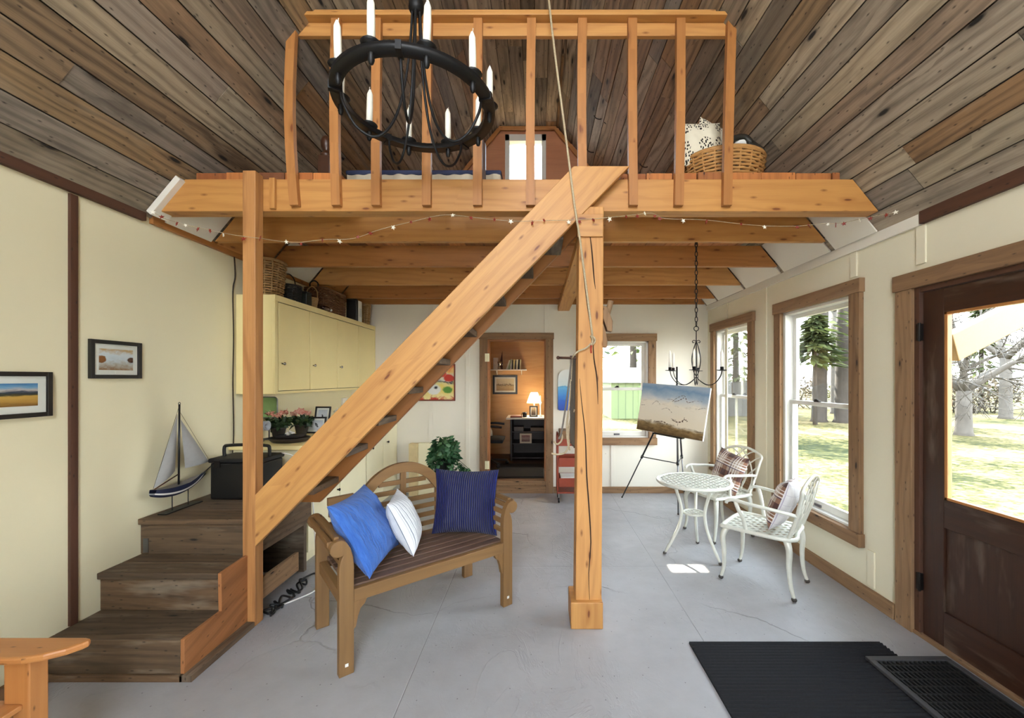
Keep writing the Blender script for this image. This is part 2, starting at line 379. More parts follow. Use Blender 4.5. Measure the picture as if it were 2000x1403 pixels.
struct(holed(MB(), XL-.1, XR+.1, 0, 2.62, [BW, BD], lambda m, a, b, c, d: m.box(a, b, YB, YB+.12, c, d)), 'wall_back', M['wall_white'])
struct(holed(MB(), XL-.1, XR+.1, 0, 5.1, [(-.75, .45, .5, 2.0), (-1.0, .7, 2.9, 4.6)], lambda m, a, b, c, d: m.box(a, b, YF-.12, YF, c, d)), 'wall_front', M['wall'])  # unseen wall; openings invented and sized for the daylight they let in
# loft gable wall in plywood, window left open
g = MB()
def gpoly(pts): g.prism([(x, YB, z) for x, z in pts], (0, .12, 0), (1,0,0))
gpoly([(XL, 2.62), (LW[0], 2.62), (LW[0], ZT+.05), (xl(ZT), ZT+.05), (XL, ZL)])
gpoly([(LW[1], 2.62), (XR, 2.62), (XR, ZR), (xr(ZT), ZT+.05), (LW[1], ZT+.05)])
gpoly([(LW[0], 2.62), (LW[1], 2.62), (LW[1], LW[2]), (LW[0], LW[2])]); gpoly([(LW[0], LW[3]), (LW[1], LW[3]), (LW[1], ZT+.05), (LW[0], ZT+.05)])
struct(g, 'wall_loft', M['ply_loft'])
# board ceilings: every row a run of butted boards, with the deck behind
def boards(fn, slen, y0, y1, wmin, wmax):
    mb = MB(); s = 0
    while s < slen-.03:
        w_ = min(R.uniform(wmin, wmax), slen-s); y = y0-R.uniform(0, 1.6)
        while y < y1:
            l = R.uniform(.9, 3.4); a, b = max(y, y0), min(y+l, y1); y += l
            if b-a < .02: continue
            t = R.uniform(.012, .02); q = [(s+.0035, 0), (s+w_-.0035, 0), (s+w_-.0035, t), (s+.0035, t)]
            mb.hexa([fn(si, d, a+.002) for si, d in q]+[fn(si, d, b-.002) for si, d in q], (0,1,0))
        s += w_
    return mb
NS = math.hypot(1, SL); ul, nl = V((1/NS, 0, SL/NS)), V((SL/NS, 0, -1/NS)); ur, nr = V((-1/NS, 0, SL/NS)), V((-SL/NS, 0, -1/NS))
slenL = (ZT-ZL)*NS/SL; slenR = (ZT-ZR)*NS/SL
def fl(s, d, y): p = V((XL, y, ZL))+ul*s+nl*d; return p
def fr_(s, d, y): p = V((XR, y, ZR))+ur*s+nr*d; return p
cb = boards(fl, slenL, YF, YB, .12, .155)
cb.hexa([fl(-.25, -.14, YF), fl(slenL+.1, -.14, YF), fl(slenL+.1, -.001, YF), fl(-.25, -.001, YF), fl(-.25, -.14, YB+.3), fl(slenL+.1, -.14, YB+.3), fl(slenL+.1, -.001, YB+.3), fl(-.25, -.001, YB+.3)], (0,1,0), 1)
struct(cb, 'ceiling_left', [M['barn'], M['gap']])
cb = boards(fr_, slenR, YF, YB, .12, .155)
cb.hexa([fr_(-.25, -.14, YF), fr_(slenR+.1, -.14, YF), fr_(slenR+.1, -.001, YF), fr_(-.25, -.001, YF), fr_(-.25, -.14, YB+.3), fr_(slenR+.1, -.14, YB+.3), fr_(slenR+.1, -.001, YB+.3), fr_(-.25, -.001, YB+.3)], (0,1,0), 1)
struct(cb, 'ceiling_right', [M['barn'], M['gap']])
x0, x1 = xl(ZT), xr(ZT)
cb = boards(lambda s, d, y: V((x0+s, y, ZT-d)), x1-x0, YF, YB, .12, .15)
cb.box(x0-.2, x1+.2, YF, YB+.3, ZT+.001, ZT+.15, 'y', 1)
struct(cb, 'ceiling', [M['barn'], M['gap']])
# eave trim
def eaveL(a, b, m, name, h=.042): struct(MB().box(XL, XL+.03, a, b, ZL-h, ZL+.012, 'y'), name, m, .003)
eaveL(YF, 2.62, M['trim_dark'], 'trim_1'); eaveL(2.665, YB, M['fir_dark'], 'trim_2', .04)
struct(MB().box(XR-.03, XR, YF, 2.45, ZR-.065, ZR+.012, 'y'), 'trim_3', M['trim_dark'], .003)
struct(MB().box(XR-.022, XR, 2.46, YB, ZR-.07, ZR+.01, 'y'), 'trim_4', M['soffit'], .002)
# painted soffit bays below the loft
def soff(fn, a, b, m, name):
    mb = MB(); mb.hexa([fn(.02, .024, a), fn(.34, .024, a), fn(.34, .034, a), fn(.02, .034, a), fn(.02, .024, b), fn(.34, .024, b), fn(.34, .034, b), fn(.02, .034, b)], (0,1,0))
    struct(mb, name, m)
JY = [3.13, 3.78, 4.47, 5.15, 5.49]; JT = .045
ED = [2.74]+JY
n_ = 5
for i in range(5):
    a = ED[i]+(JT if i else 0)+.004; b = ED[i+1]-.004
    soff(fl, a, b, M['soffit'] if i not in (1, 3) else M['fir_dark'], 'trim_%d' % n_); n_ += 1
    soff(fr_, a, b, M['soffit'], 'trim_%d' % n_); n_ += 1
# wall battens and baseboards
def bat(name, u, v0, v1, wd, th, m):
    a = PX(u, v0, XL); y = a.y
    struct(MB().box(XL, XL+th, y-wd/2, y+wd/2, PX(u, v1, XL).z if v1 else 0, ZL-.05, 'z'), name, m, .002)
struct(MB().box(XL, XL+.016, 2.205, 2.243, .215, ZL-.05, 'z'), 'trim_20', M['trim_dark'], .002)
for i, y in enumerate((2.46, 2.985, 4.15, 5.0)):
    struct(MB().box(XR-.012, XR, y-.03, y+.03, (2.24 if y < 2.6 else 2.29) if i < 2 else 0, ZR-.07, 'z'), 'trim_%d' % (21+i), M['wall_r'], .002)
struct(MB().box(XR-.012, XR, 2.80, 2.86, .11, .36, 'z'), 'trim_25', M['wall_r'], .002)
for i, (x, a, b) in enumerate(((-1.45, 0, 2.55), (-.95, 0, 2.55), (.12, 2.17, 2.55), (1.02, .09, .65))):
    struct(MB().box(x-.028, x+.028, YB-.012, YB, a, b, 'z'), 'trim_%d' % (26+i), M['wall_white'], .002)
struct(MB().box(XR-.028, XR, 2.63, YB, 0, .095, 'y'), 'baseboard_right', M['trim'], .003)
struct(MB().box(.215, XR-.03, YB-.025, YB, 0, .085, 'x'), 'baseboard_back', M['trim'], .003)
struct(MB().box(XL, XL+.022, YF, 2.085, 0, .10, 'y'), 'baseboard_left', M['trim'], .003)
# ------------------------------------------------------------------ windows
def win_axes(kind):
    if kind == 'R': return lambda a, d, z: V((XR-d, a, z))       # d: towards the room
    return lambda a, d, z: V((a, YB-d, z))
def wbox(mb, ax, a0, a1, d0, d1, z0, z1, grain=None, m=0):
    c = [ax(a0,d0,z0), ax(a1,d0,z0), ax(a1,d1,z0), ax(a0,d1,z0), ax(a0,d0,z1), ax(a1,d0,z1), ax(a1,d1,z1), ax(a0,d1,z1)]
    g = None if grain is None else (ax(1,0,0)-ax(0,0,0) if grain == 'a' else (0,0,1)); mb.hexa(c, g, m)
def window(name, kind, a0, a1, z0, z1, zm, tw=.1, trims=True):
    ax = win_axes(kind); c = ax((a0+a1)/2, 0, z0)
    t = thing(name, None, None, c, kind='structure')
    f = MB()                                                      # casing boards
    wbox(f, ax, a0-tw, a0, 0, .035, z0, z1, 'z'); wbox(f, ax, a1, a1+tw, 0, .035, z0, z1, 'z')
    wbox(f, ax, a0-tw-.012, a1+tw+.012, 0, .042, z1, z1+.10, 'a'); wbox(f, ax, a0-tw-.012, a1+tw+.012, 0, .05, z0-.095, z0, 'a')
    part(f, 'window_trim', M['trim'], t, .003, label='weathered board casing')
    f = MB(); e = .04                                            # vinyl frame set into the wall
    wbox(f, ax, a0, a0+.03, -.12, 0, z0, z1); wbox(f, ax, a1-.03, a1, -.12, 0, z0, z1); wbox(f, ax, a0, a1, -.12, 0, z1-.025, z1); wbox(f, ax, a0, a1, -.12, .004, z0, z0+.02)
    part(f, 'window_frame', M['white_vinyl'], t, .003)
    for nm, za, zb, d in (('lower_sash', z0+.02, zm+.02, -.04), ('upper_sash', zm-.02, z1-.025, -.075)):
        f = MB(); q = .042
        wbox(f, ax, a0+.03, a0+.03+q, d-.03, d, za, zb); wbox(f, ax, a1-.03-q, a1-.03, d-.03, d, za, zb)
        wbox(f, ax, a0+.03, a1-.03, d-.03, d+.001, za, za+(.06 if nm == 'lower_sash' else .035)); wbox(f, ax, a0+.03, a1-.03, d-.03, d+.001, zb-.035, zb)
        s = part(f, nm, M['white_vinyl'], t, .003)
        f = MB(); wbox(f, ax, a0+.06, a1-.06, d-.018, d-.014, za+.03, zb-.03); part(f, 'pane', M['glass'], s)
    f = MB(); m_ = (a0+a1)/2
    wbox(f, ax, m_-.03, m_+.03, -.04, -.018, zm+.02, zm+.032); wbox(f, ax, m_-.012, m_+.025, -.035, -.02, zm+.032, zm+.043)
    part(f, 'sash_lock', M['dark_metal'], t, .002)
    f = MB(); wbox(f, ax, m_-.04, m_+.04, -.04, -.028, z0+.03, z0+.052); part(f, 'sash_lift', M['steel'], t, .003)
    return t
window('window_1', 'R', W1[0], W1[1], WZ0, WZ1, WZM); window('window_2', 'R', W2[0], W2[1], WZ0, WZ1, WZM)
window('window_3', 'B', BW[0], BW[1], BW[2], BW[3], 1.41)
# loft window
t = thing('window_4', None, None, (-.16, YB, LW[2]), kind='structure')
f = MB(); a0, a1, z0, z1 = LW
for b in ((a0, a0+.06, z0, z1), (a1-.06, a1, z0, z1), (a0, a1, z1-.09, z1), (a0, a1, z0, z0+.06)): f.box(b[0], b[1], YB-.02, YB+.1, b[2], b[3])
part(f, 'window_frame', M['white_vinyl'], t, .003)
part(MB().box(a0+.06, a1-.06, YB+.05, YB+.056, z0+.06, z1-.09), 'pane', M['glass'], t)
f = MB(); yb = YB-.03
f.bar((xl(ZT)+.03, yb, ZT-.04), (xr(ZT)-.03, yb, ZT-.04), .03, .05, (0,0,1)); f.bar((xl(3.0)+.05, yb, 2.97), (xl(ZT)+.04, yb, ZT-.05), .03, .05); f.bar((xr(3.0)-.05, yb, 2.97), (xr(ZT)-.04, yb, ZT-.05), .03, .05)
struct(f, 'trim_31', M['fir_dark'], .003)
# ------------------------------------------------------------------ entry door (right wall)
a0, a1, _, z1 = DR
t = thing('door_1', None, None, (XR, (a0+a1)/2, 0), kind='structure')
ax = win_axes('R'); M['door'] = wood('brown_door_paint', [(60,34,22)], (28,16,11), knots=0, rough=.45, bump=.25, stain=.35, shade=.4)
f = MB(); wbox(f, ax, a1, a1+.115, 0, .03, 0, z1, 'z'); wbox(f, ax, a0-.115, a0, 0, .03, 0, z1, 'z'); wbox(f, ax, a0-.13, a1+.13, 0, .036, z1, z1+.10, 'a')
part(f, 'door_trim', M['trim'], t, .003, label='weathered board casing')
f = MB(); wbox(f, ax, a1-.035, a1, -.12, .012, 0, z1, 'z'); wbox(f, ax, a0, a0+.035, -.12, .012, 0, z1, 'z'); wbox(f, ax, a0, a1, -.12, .01, z1-.03, z1, 'a')
part(f, 'door_jamb', M['trim_dark'], t, .003)
b0, b1, dz = a0+.04, a1-.04, z1-.035
g0, g1, gz0, gz1 = b0+.115, b1-.125, .86, 1.93
f = MB(); d0, d1 = -.05, -.005
wbox(f, ax, b0, g0, d0, d1, .02, dz, 'z'); wbox(f, ax, g1, b1, d0, d1, .02, dz, 'z'); wbox(f, ax, g0, g1, d0, d1, gz1, dz, 'a'); wbox(f, ax, g0, g1, d0, d1, .70, gz0, 'a'); wbox(f, ax, g0, g1, d0, d1, .02, .22, 'a')
d = part(f, 'door_leaf', M['door'], t, .003)
f = MB(); wbox(f, ax, g0, g1, -.04, -.018, .22, .70, 'z'); part(f, 'door_panel', M['door'], d, .002)
f = MB()
for q in ((g1-.018, g1, gz0, gz1), (g0, g0+.018, gz0, gz1), (g0, g1, gz0, gz0+.015), (g0, g1, gz1-.015, gz1)): wbox(f, ax, q[0], q[1], -.035, -.008, q[2], q[3], 'z')
part(f, 'glazing_bead', M['fir_dark'], d, .002)
f = MB(); wbox(f, ax, g0, g1, -.03, -.025, gz0, gz1); part(f, 'pane', M['glass'], d)
for z in (.28, 1.78):
    f = MB(); wbox(f, ax, a1-.045, a1-.02, -.004, .02, z, z+.1); f.tube([ax(a1-.04, .018, z-.005), ax(a1-.04, .018, z+.105)], .008, 8); part(f, 'hinge', M['dark_metal'], t, .001)
f = MB(); wbox(f, ax, a0, a1, -.13, .02, 0, .022, 'a'); part(f, 'threshold', M['trim'], t, .003)
# ------------------------------------------------------------------ inner doorway and the room behind
a0, a1, zs, z1 = BD
t = thing('door_2', None, None, (-.28, YB, 0), kind='structure')
f = MB(); f.box(a0-.105, a0, YB-.035, YB, 0, z1, 'z'); f.box(a1, a1+.1, YB-.035, YB, 0, z1, 'z'); f.box(a0-.115, a1+.11, YB-.04, YB, z1, z1+.085, 'x')
part(f, 'door_trim', M['trim'], t, .003, label='weathered board casing')
f = MB(); f.box(a0, a0+.025, YB-.01, YB+.14, zs, z1, 'z'); f.box(a1-.02, a1, YB-.01, YB+.14, zs, z1, 'z'); f.box(a0, a1, YB-.01, YB+.14, z1-.02, z1, 'x')
part(f, 'door_jamb', M['skirt'], t, .002)
f = MB(); f.box(a0, a1, YB-.03, YB+.0, 0, .10, 'x'); f.box(a0, a1, YB-.012, YB+.16, .10, .165, 'x'); part(f, 'threshold', M['trim'], t, .004)
for z in (1.78, .33):
    f = MB().box(a0-.03, a0+.03, YB-.045, YB-.034, z, z+.11); f.tube([(a0+.005, YB-.047, z), (a0+.005, YB-.047, z+.11)], .007); part(f, 'hinge', M['cream2'], t, .001, label='cream painted butt hinge')
RX0, RX1, RY = -1.7, .62, 7.55
struct(MB().box(RX0, RX1, YB+.12, RY, .06, .165), 'floor.001', plain('office_floor', (66,50,40), .6, var=.2))
struct(MB().box(RX0-.1, RX1+.1, RY, RY+.08, .06, 2.6, 'x'), 'wall_office_back', M['ply'])
struct(MB().box(RX0-.1, RX0, YB+.12, RY, .06, 2.6, 'y'), 'wall_office_left', M['ply']); struct(MB().box(RX1, RX1+.1, YB+.12, RY, .06, 2.6, 'y'), 'wall_office_right', M['ply'])
struct(MB().box(RX0-.1, RX1+.1, YB+.12, RY+.08, 2.55, 2.65), 'ceiling_office', M['ply'])
# ------------------------------------------------------------------ loft frame
solo(MB().prism([(xl(2.63)+.06, 2.64, 2.63), (xr(2.63)-.035, 2.64, 2.63), (xr(2.837)-.03, 2.64, 2.837), (xl(2.837)+.06, 2.64, 2.837)], (0, .10, 0), (1,0,0)),
     'loft_beam', M['fir'], 'wide golden beam across the front edge of the loft', 'beam', bevel=.004)
solo(MB().hexa([fl(.04, .022, 2.60), fl(.335, .022, 2.60), fl(.335, .06, 2.60), fl(.04, .06, 2.60), fl(.04, .022, 2.72), fl(.335, .022, 2.72), fl(.335, .06, 2.72), fl(.04, .06, 2.72)]),
     'end_block', M['soffit'], 'pale painted board slanting down the left end of the loft beam', 'board', bevel=.003)
lab = ['first joist behind the front loft beam, with stars hanging before it', 'second joist behind the loft beam, the small chandelier before its right end', 'third joist behind the loft beam, counted from the front',
       'fourth joist behind the loft beam, next to last before the back wall', 'last joist under the loft, lying along the top of the back wall']
for i, y in enumerate(JY):
    zb = 2.60-.012*i; zt = zb+.19 if i < 4 else zb+.17
    solo(MB().prism([(xl(zb)+.062, y, zb), (xr(zb)-.055, y, zb), (xr(zt)-.055, y, zt), (xl(zt)+.062, y, zt)], (0, JT, 0), (1,0,0)), 'joist', M['fir'] if i in (0, 2) else M['fir_dark'], lab[i], 'joist', 'joists under the loft', bevel=.003)
solo(MB().box(.275, .43, 2.73, YB, 2.47, 2.542, 'y'), 'carrier_beam', M['post'], 'squared beam running back from the thick post under the joists', 'beam', bevel=.005)
# loft boards; their front ends show above the beam
lf = MB(); x = -2.26
while x < 1.98:
    w_ = R.uniform(.12, .24); x2 = min(x+w_, 2.0)
    front = not (-1.42 < x < .5); zt = 2.893 if front else 2.885
    y0_ = 2.655+R.uniform(0, .02) if front else 3.15
    lim0, lim1 = xl(zt)+.06, xr(zt)-.05
    if x2 > lim0 and x < lim1: lf.box(max(x, lim0)+.003, min(x2, lim1)-.003, y0_, YB-.002, 2.841, zt-R.uniform(0, .006), 'y')
    x = x2
struct(lf, 'floor_loft', M['plank'], .003)
# posts
solo(MB().box(-1.845, -1.765, 2.56, 2.636, 0, 2.853, 'z'), 'stair_post', M['post_red'], 'slim reddish fir post rising from the foot of the stairs', 'post', bevel=.004)
solo(MB().box(-1.715, -1.68, 2.615, 2.637, 2.64, 2.835, 'z'), 'cleat', M['fir'], 'short light cleat nailed to the loft beam beside the slim post', 'cleat', bevel=.002)
t = thing('timber_post', 'thick squared golden timber post with long drying cracks, in the middle', 'post', (.32, 2.64, 0))
part(MB().hexa([(.235,2.565,0),(.40,2.565,0),(.40,2.72,0),(.235,2.72,0),(.262,2.565,2.63),(.415,2.565,2.63),(.415,2.72,2.63),(.262,2.72,2.63)], (0,0,1)), 'shaft', M['post'], t, .006)
part(MB().box(.205, .405, 2.53, 2.74, 0, .165, 'z'), 'plinth', M['fir'], t, .006)
dk = plain('dark_crack', (52,30,18), .9)
def ribbon(mb, pts, w0):
    n = len(pts)
    for i in range(n-1):
        wa, wb = w0*math.sin(PI*max(.02, i/(n-1)))+.0008, w0*math.sin(PI*max(.02, min(.98, (i+1)/(n-1))))+.0008
        a, b = V(pts[i]), V(pts[i+1]); mb.hexa([a+V((-wa,0,0)), a+V((wa,0,0)), a+V((wa,.02,0)), a+V((-wa,.02,0)), b+V((-wb,0,0)), b+V((wb,0,0)), b+V((wb,.02,0)), b+V((-wb,.02,0))])
for ps in ([(1132,740),(1136,785),(1143,850),(1146,930),(1150,985),(1154,1060),(1150,1120),(1152,1180)], [(1158,660),(1160,700),(1166,740),(1168,790)], [(1135,470),(1141,540),(1148,600),(1157,660)], [(1150,440),(1156,490),(1160,540),(1163,565)]):
    f = MB(); ribbon(f, [P(q.x, q.y, 2.5635) for q in spline([V((a,b,0)) for a,b in ps], 3)], .0035); part(f, 'drying_crack', dk, t)
f = MB()
f.prism([P(1128,418,2.55),P(1178,418,2.55),P(1178,462,2.55),P(1128,462,2.55)], (0,.012,0), (1,0,0)); part(f, 'head_plate', M['fir'], t, .002)
# railing
t = thing('loft_railing', 'wooden loft railing of thin uprights under a flat top rail', 'railing', (-.15, 2.62, 2.65))
part(MB().box(P(562,0,2.6).x, P(1447,0,2.6).x, 2.58, 2.70, 3.845, 3.868, 'x'), 'top_rail', M['fir'], t, .003)
part(MB().box(P(603,0,2.6).x, P(1400,0,2.6).x, 2.61, 2.72, 3.869, 3.905, 'x'), 'cap_board', M['fir'], t, .003)
part(MB().box(P(566,0,2.64).x, P(1438,0,2.64).x, 2.638, 2.668, 3.76, 3.844, 'x'), 'back_rail', M['fir'], t, .003)
for k, u in enumerate((573, 655, 733, 832, 932, 1036, 1138, 1238, 1327, 1422)):
    x = (u-U0)*2.6/F; wd = .028; bot = 2.655 if k != 6 else 2.885; f = MB(); seg = 6
    lean = {0: -.012, 6: 0, 8: .012, 9: .03}.get(k, R.uniform(-.008, .008)); bow = {0: -.028, 1: -.012}.get(k, R.uniform(-.006, .006))
    for j in range(seg):
        za, zb = bot+(3.845-bot)*j/seg, bot+(3.845-bot)*(j+1)/seg
        xa, xb = [x+lean*q+bow*math.sin(PI*q) for q in (j/seg, (j+1)/seg)]
        f.hexa([(xa-wd,2.602,za),(xa+wd,2.602,za),(xa+wd,2.637,za),(xa-wd,2.637,za),(xb-wd,2.602,zb),(xb+wd,2.602,zb),(xb+wd,2.637,zb),(xb-wd,2.637,zb)], (0,0,1), 0, .3+.07*k)
    part(f, 'baluster', M['fir_dark'], t)
# ------------------------------------------------------------------ stairs
t = thing('loft_stairs', 'steep open plank stairs climbing right to the loft', 'stairs', (-1.7, 2.75, .66))
part(MB().prism([(-1.764,2.556,.50), (-1.764,2.556,.825), (.226,2.556,2.879), (.575,2.556,2.879)], (0,.042,0), (1,0,1.03)), 'stringer', M['fir'], t, .004)
part(MB().prism([(-1.70,2.93,.665), (-1.70,2.93,.86), (.21,2.93,2.825), (.52,2.93,2.825), (-1.56,2.93,.665)], (0,.042,0), (1,0,1.03)), 'stringer', M['fir_dark'], t, .004)
for u, v in ((655,935),(712,870),(768,815),(820,760),(873,707),(925,652),(982,592),(1035,538),(1088,492)):
    p = P(u, v, 2.93); part(MB().box(p.x-.20, p.x+.025, 2.60, 2.93, p.z-.025, p.z+.016, 'y'), 'tread', M['stair'], t, .003)
t = thing('boxed_steps', 'grey brown boxed steps rising to a landing along the left wall', 'stairs', (-2.18, 2.7, 0))
SX0, SX1 = XL+.004, -1.832; Y1, Y2, Y3, Y4 = 2.10, 2.365, 2.606, 3.32; H = [.212, .434, .662]
def riser(y, a, b):
    part(MB().box(SX0, SX1, y, y+.03, a, b, 'x'), 'riser', M['stair'], t, .003)
riser(Y1, .035, H[0]-.004); riser(Y2, H[0]+.001, H[1]-.038); riser(Y3, H[1]+.001, H[2]-.04)
f = MB(); f.box(SX0+.0, SX1+.02, Y1-.012, Y1+.02, 0, .034, 'x'); part(f, 'base_strip', M['stair'], t, .003)
def tread(y0, y1, z, n):
    f = MB(); d = (y1-y0)/n
    for k in range(n): f.box(SX0, SX1, y0+k*d+.001, y0+(k+1)*d-.002, z-.036, z, 'x')
    part(f, 'tread', M['stair'], t, .004)
f = MB(); f.box(SX0, SX1, Y1, Y1+.04, H[0]-.004, H[0], 'x'); f.box(SX0, SX1, Y1+.042, Y2+.02, H[0]-.036, H[0], 'x'); part(f, 'tread', M['stair'], t, .003)
tread(Y2-.02, Y3+.02, H[1], 2); tread(Y3-.02, Y4, H[2], 4)
y = lambda q: q
part(MB().prism([(SX1, Y1, .034), (SX1, Y1, H[0]), (SX1, Y2-.015, H[0]+.004), (SX1, Y2-.02, H[1]), (SX1, 2.56, H[1]+.012), (SX1, 2.56, .034)], (.02,0,0), (0,1,.3)), 'side_skirt', M['skirt'], t, .003)
part(MB().box(SX1+.002, -1.765, Y1-.012, 2.556, 0, .034, 'y'), 'sole_plate', M['stair'], t, .003)
f = MB(); f.box(SX1-.04, SX1, 2.64, Y4, .40, H[2]-.04, 'y'); f.box(SX0, SX1-.04, Y4-.04, Y4, .0, H[2]-.04, 'x'); part(f, 'landing_support', M['stair'], t, .003)
part(MB().box(SX1-.0, SX1+.025, 2.66, 3.1, .10, .24, 'y', r=.95), 'side_board', M['trim'], t, .003)
for x_ in (SX0+.035, SX1-.02):
    f = MB(); f.box(x_-.016, x_+.016, Y3-.004, Y3, H[1]+.01, H[1]+.10); part(f, 'angle_bracket', M['steel'], t, label='grey metal corner bracket')
# ================================================================== FABRICS
def fabric(name, c, c2=None, stripe=None, rough=.85, sc=1, bump=.3, weave=220):
    """stripe(t, u, v) -> list of (mask socket, colour)"""
    t = NT(name); uv = t.uv(); x = t.xyz(uv)
    n = t.noise(t.scale(uv, (6, 6, 1)), 1, 3); col = t.mix(n, tuple(q*.82 for q in rgb(*c)[:3])+(1,), rgb(*(c2 or c)))
    if stripe:
        for mk, cc in stripe(t, x[0], x[1]): col = t.mix(mk, col, rgb(*cc))
    f = t.noise(t.scale(uv, (weave, weave, 1)), 1, 2)
    t.bump(t.math('ADD', f, t.math('MULTIPLY', n, 1.5)), bump, .004)
    t.b.inputs['Sheen Weight'].default_value = .25
    return t.fin(col, rough, 0, .2)
def band(t, s, k, w, ph=0):                      # periodic stripe mask
    fr = t.math('FRACT', t.math('ADD', t.math('MULTIPLY', s, k), ph)); return t.math('LESS_THAN', fr, w)
M['blue_crinkle'] = None
def crinkle():
    t = NT('blue_crinkle_cotton'); uv = t.uv(); x = t.xyz(uv)
    n = t.noise(t.scale(uv, (34, 3.2, 1)), 1, 4, .6, .6); b = t.noise(t.scale(uv, (4, 4, 1)), 1, 2)
    col = t.mix(n, rgb(26,72,156), rgb(92,142,222)); col = t.mix(t.math('MULTIPLY', b, .3), col, rgb(40,90,180))
    t.bump(n, 1.0, .022); t.b.inputs['Sheen Weight'].default_value = .2; return t.fin(col, .85, 0, .2)
M['blue_crinkle'] = crinkle()
M['white_stripe'] = fabric('white_striped_linen', (222,224,228), (236,238,240), lambda t,u,v: [(band(t,u,11,.13,.1),(92,104,126)), (band(t,u,11,.035,.45),(120,130,150))])
def cord():
    t = NT('navy_corduroy'); uv = t.uv(); x = t.xyz(uv)
    s = t.math('ABSOLUTE', t.math('SINE', t.math('MULTIPLY', x[0], PI*30)))
    n = t.noise(t.scale(uv, (5,5,1)), 1, 3)
    col = t.mix(t.math('POWER', s, .6), rgb(6,9,44), rgb(24,32,104)); col = t.mix(t.math('MULTIPLY', n, .15), col, rgb(50,60,140))
    t.bump(s, 1.0, .02); t.b.inputs['Sheen Weight'].default_value = .12; return t.fin(col, .8, 0, .2)
M['navy'] = cord()
def plaid(t, u, v):
    return [(band(t,u,2,.34,.1),(146,108,88)), (band(t,v,2,.30,.25),(126,92,78)), (t.math('MULTIPLY', band(t,u,2,.34,.1), band(t,v,2,.30,.25)),(84,58,54)),
            (t.math('MULTIPLY', band(t,u,2,.30,.55), band(t,u,14,.4)),(240,234,228)), (t.math('MULTIPLY', band(t,v,2,.30,.7), band(t,v,14,.4)),(238,232,226)),
            (band(t,u,2,.03,.62),(60,54,84)), (band(t,v,2,.03,.75),(60,54,84))]
M['plaid'] = fabric('brown_plaid', (188,166,148), (200,180,162), plaid)
M['pale_back'] = fabric('pale_cushion_back', (214,210,210), (228,224,222), lambda t,u,v: [(band(t,u,5,.04,.1),(170,160,176)), (band(t,v,5,.04,.3),(186,178,188))])
from mathutils import noise as mn
def pillow(name, mat, cen, a, up, w_, h_, th, label, group=None, seed=0, sag=.05, wr=.006):
    cen, a, up = V(cen), V(a).normalized(), V(up); up = (up-a*up.dot(a)).normalized(); nn = a.cross(up)
    mb = MB(); N = 26
    for side in (1, -1):
        def fn(u, v):
            x, y = 2*u-1, 2*v-1
            pf = max(0, (1-abs(x)**2.6)*(1-abs(y)**2.6))**.55
            px = x*w_/2*(1-.085*(1-y*y)*abs(x)**2); py = y*h_/2*(1-.085*(1-x*x)*abs(y)**2)
            q = V((px*9, py*9, seed*7.3+side)); d = mn.noise(q)*wr*2.2*pf+mn.noise(q*3)*wr*pf
            return cen+a*px+up*(py-sag*h_*(1-y)*.0)+nn*(side*(th/2*pf)+d)
        mb.grid(fn, N, N, flip=side < 0, m=1 if side < 0 and isinstance(mat, list) else 0)
    o = solo(mb, name, mat, label, 'pillow', group); return o
# ================================================================== BENCH
BC, BR_ = V((-.7835, 2.688, 0)), math.atan2(.637, .771)
t = thing('garden_bench', 'curved teak garden bench with arched slatted back and scrolled arms', 'bench', BC, BR_)
hx, fy, by = .515, -.27, .262
def scroll(sgn):
    q = [(-.037,0),(-.037,.56),(-.033,.61),(-.02,.66),(0,.695),(.018,.708)]
    q += [(.037+.043*math.cos(a), .668+.043*math.sin(a)) for a in [math.radians(100-i*22) for i in range(11)]]
    q += [(.026,.612),(.034,.58),(.037,.54),(.037,0)]
    return [(sgn*x, z) for x, z in q]
for sx in (-1, 1):
    for y_, d_ in ((fy-.021, .042), (by-.021, .042)):
        part(MB().prism([(sx*hx+x, y_, z) for x, z in scroll(sx)], (0, d_, 0), (0,0,1)), 'leg', M['teak'], t, .004, local=True)
    for x, z in ((-.022,.515),(-.02,.575),(-.012,.635),(.008,.682),(.04,.708),(.072,.69)):
        part(MB().box(sx*(hx+x)-.012, sx*(hx+x)+.012, fy+.02, by-.02, z-.016, z+.013, 'y'), 'arm_slat', M['teak'], t, .004, local=True)
    part(MB().box(sx*hx-.02, sx*hx+.02, fy+.02, by-.02, .345, .415, 'y'), 'side_rail', M['teak'], t, .003, local=True)
    f = MB(); xi = sx*(hx-.036)
    f.prism([(xi, fy-.016, .372), (xi-sx*.07, fy-.016, .372), (xi-sx*.058, fy-.016, .345), (xi-sx*.035, fy-.016, .325), (xi-sx*.022, fy-.016, .285), (xi-sx*.012, fy-.016, .235), (xi, fy-.016, .225)], (0, .03, 0), (0,0,1))
    part(f, 'bracket', M['teak'], t, .003, local=True)
part(MB().box(-hx+.037, hx-.037, fy-.02, fy+.014, .37, .438, 'x'), 'front_rail', M['teak'], t, .004, local=True)
part(MB().box(-hx+.037, hx-.037, by-.018, by+.018, .37, .436, 'x'), 'back_rail', M['teak'], t, .004, local=True)
for k in range(7):
    y0_ = fy+.017+k*.07
    part(MB().box(-hx+.02, hx-.02, y0_, y0_+.06, .426, .446, 'x'), 'seat_slat', M['teak_seat'], t, .004, local=True)
bk = by+.0
Ra, zc = .325, .635; out = []
for i in range(19): a = PI-math.asin(.8)+0; 
a0 = math.acos(.285/Ra)
outer = [(Ra*math.cos(PI-a0-(PI-2*a0)*i/20), zc+Ra*math.sin(PI-a0-(PI-2*a0)*i/20)) for i in range(21)]
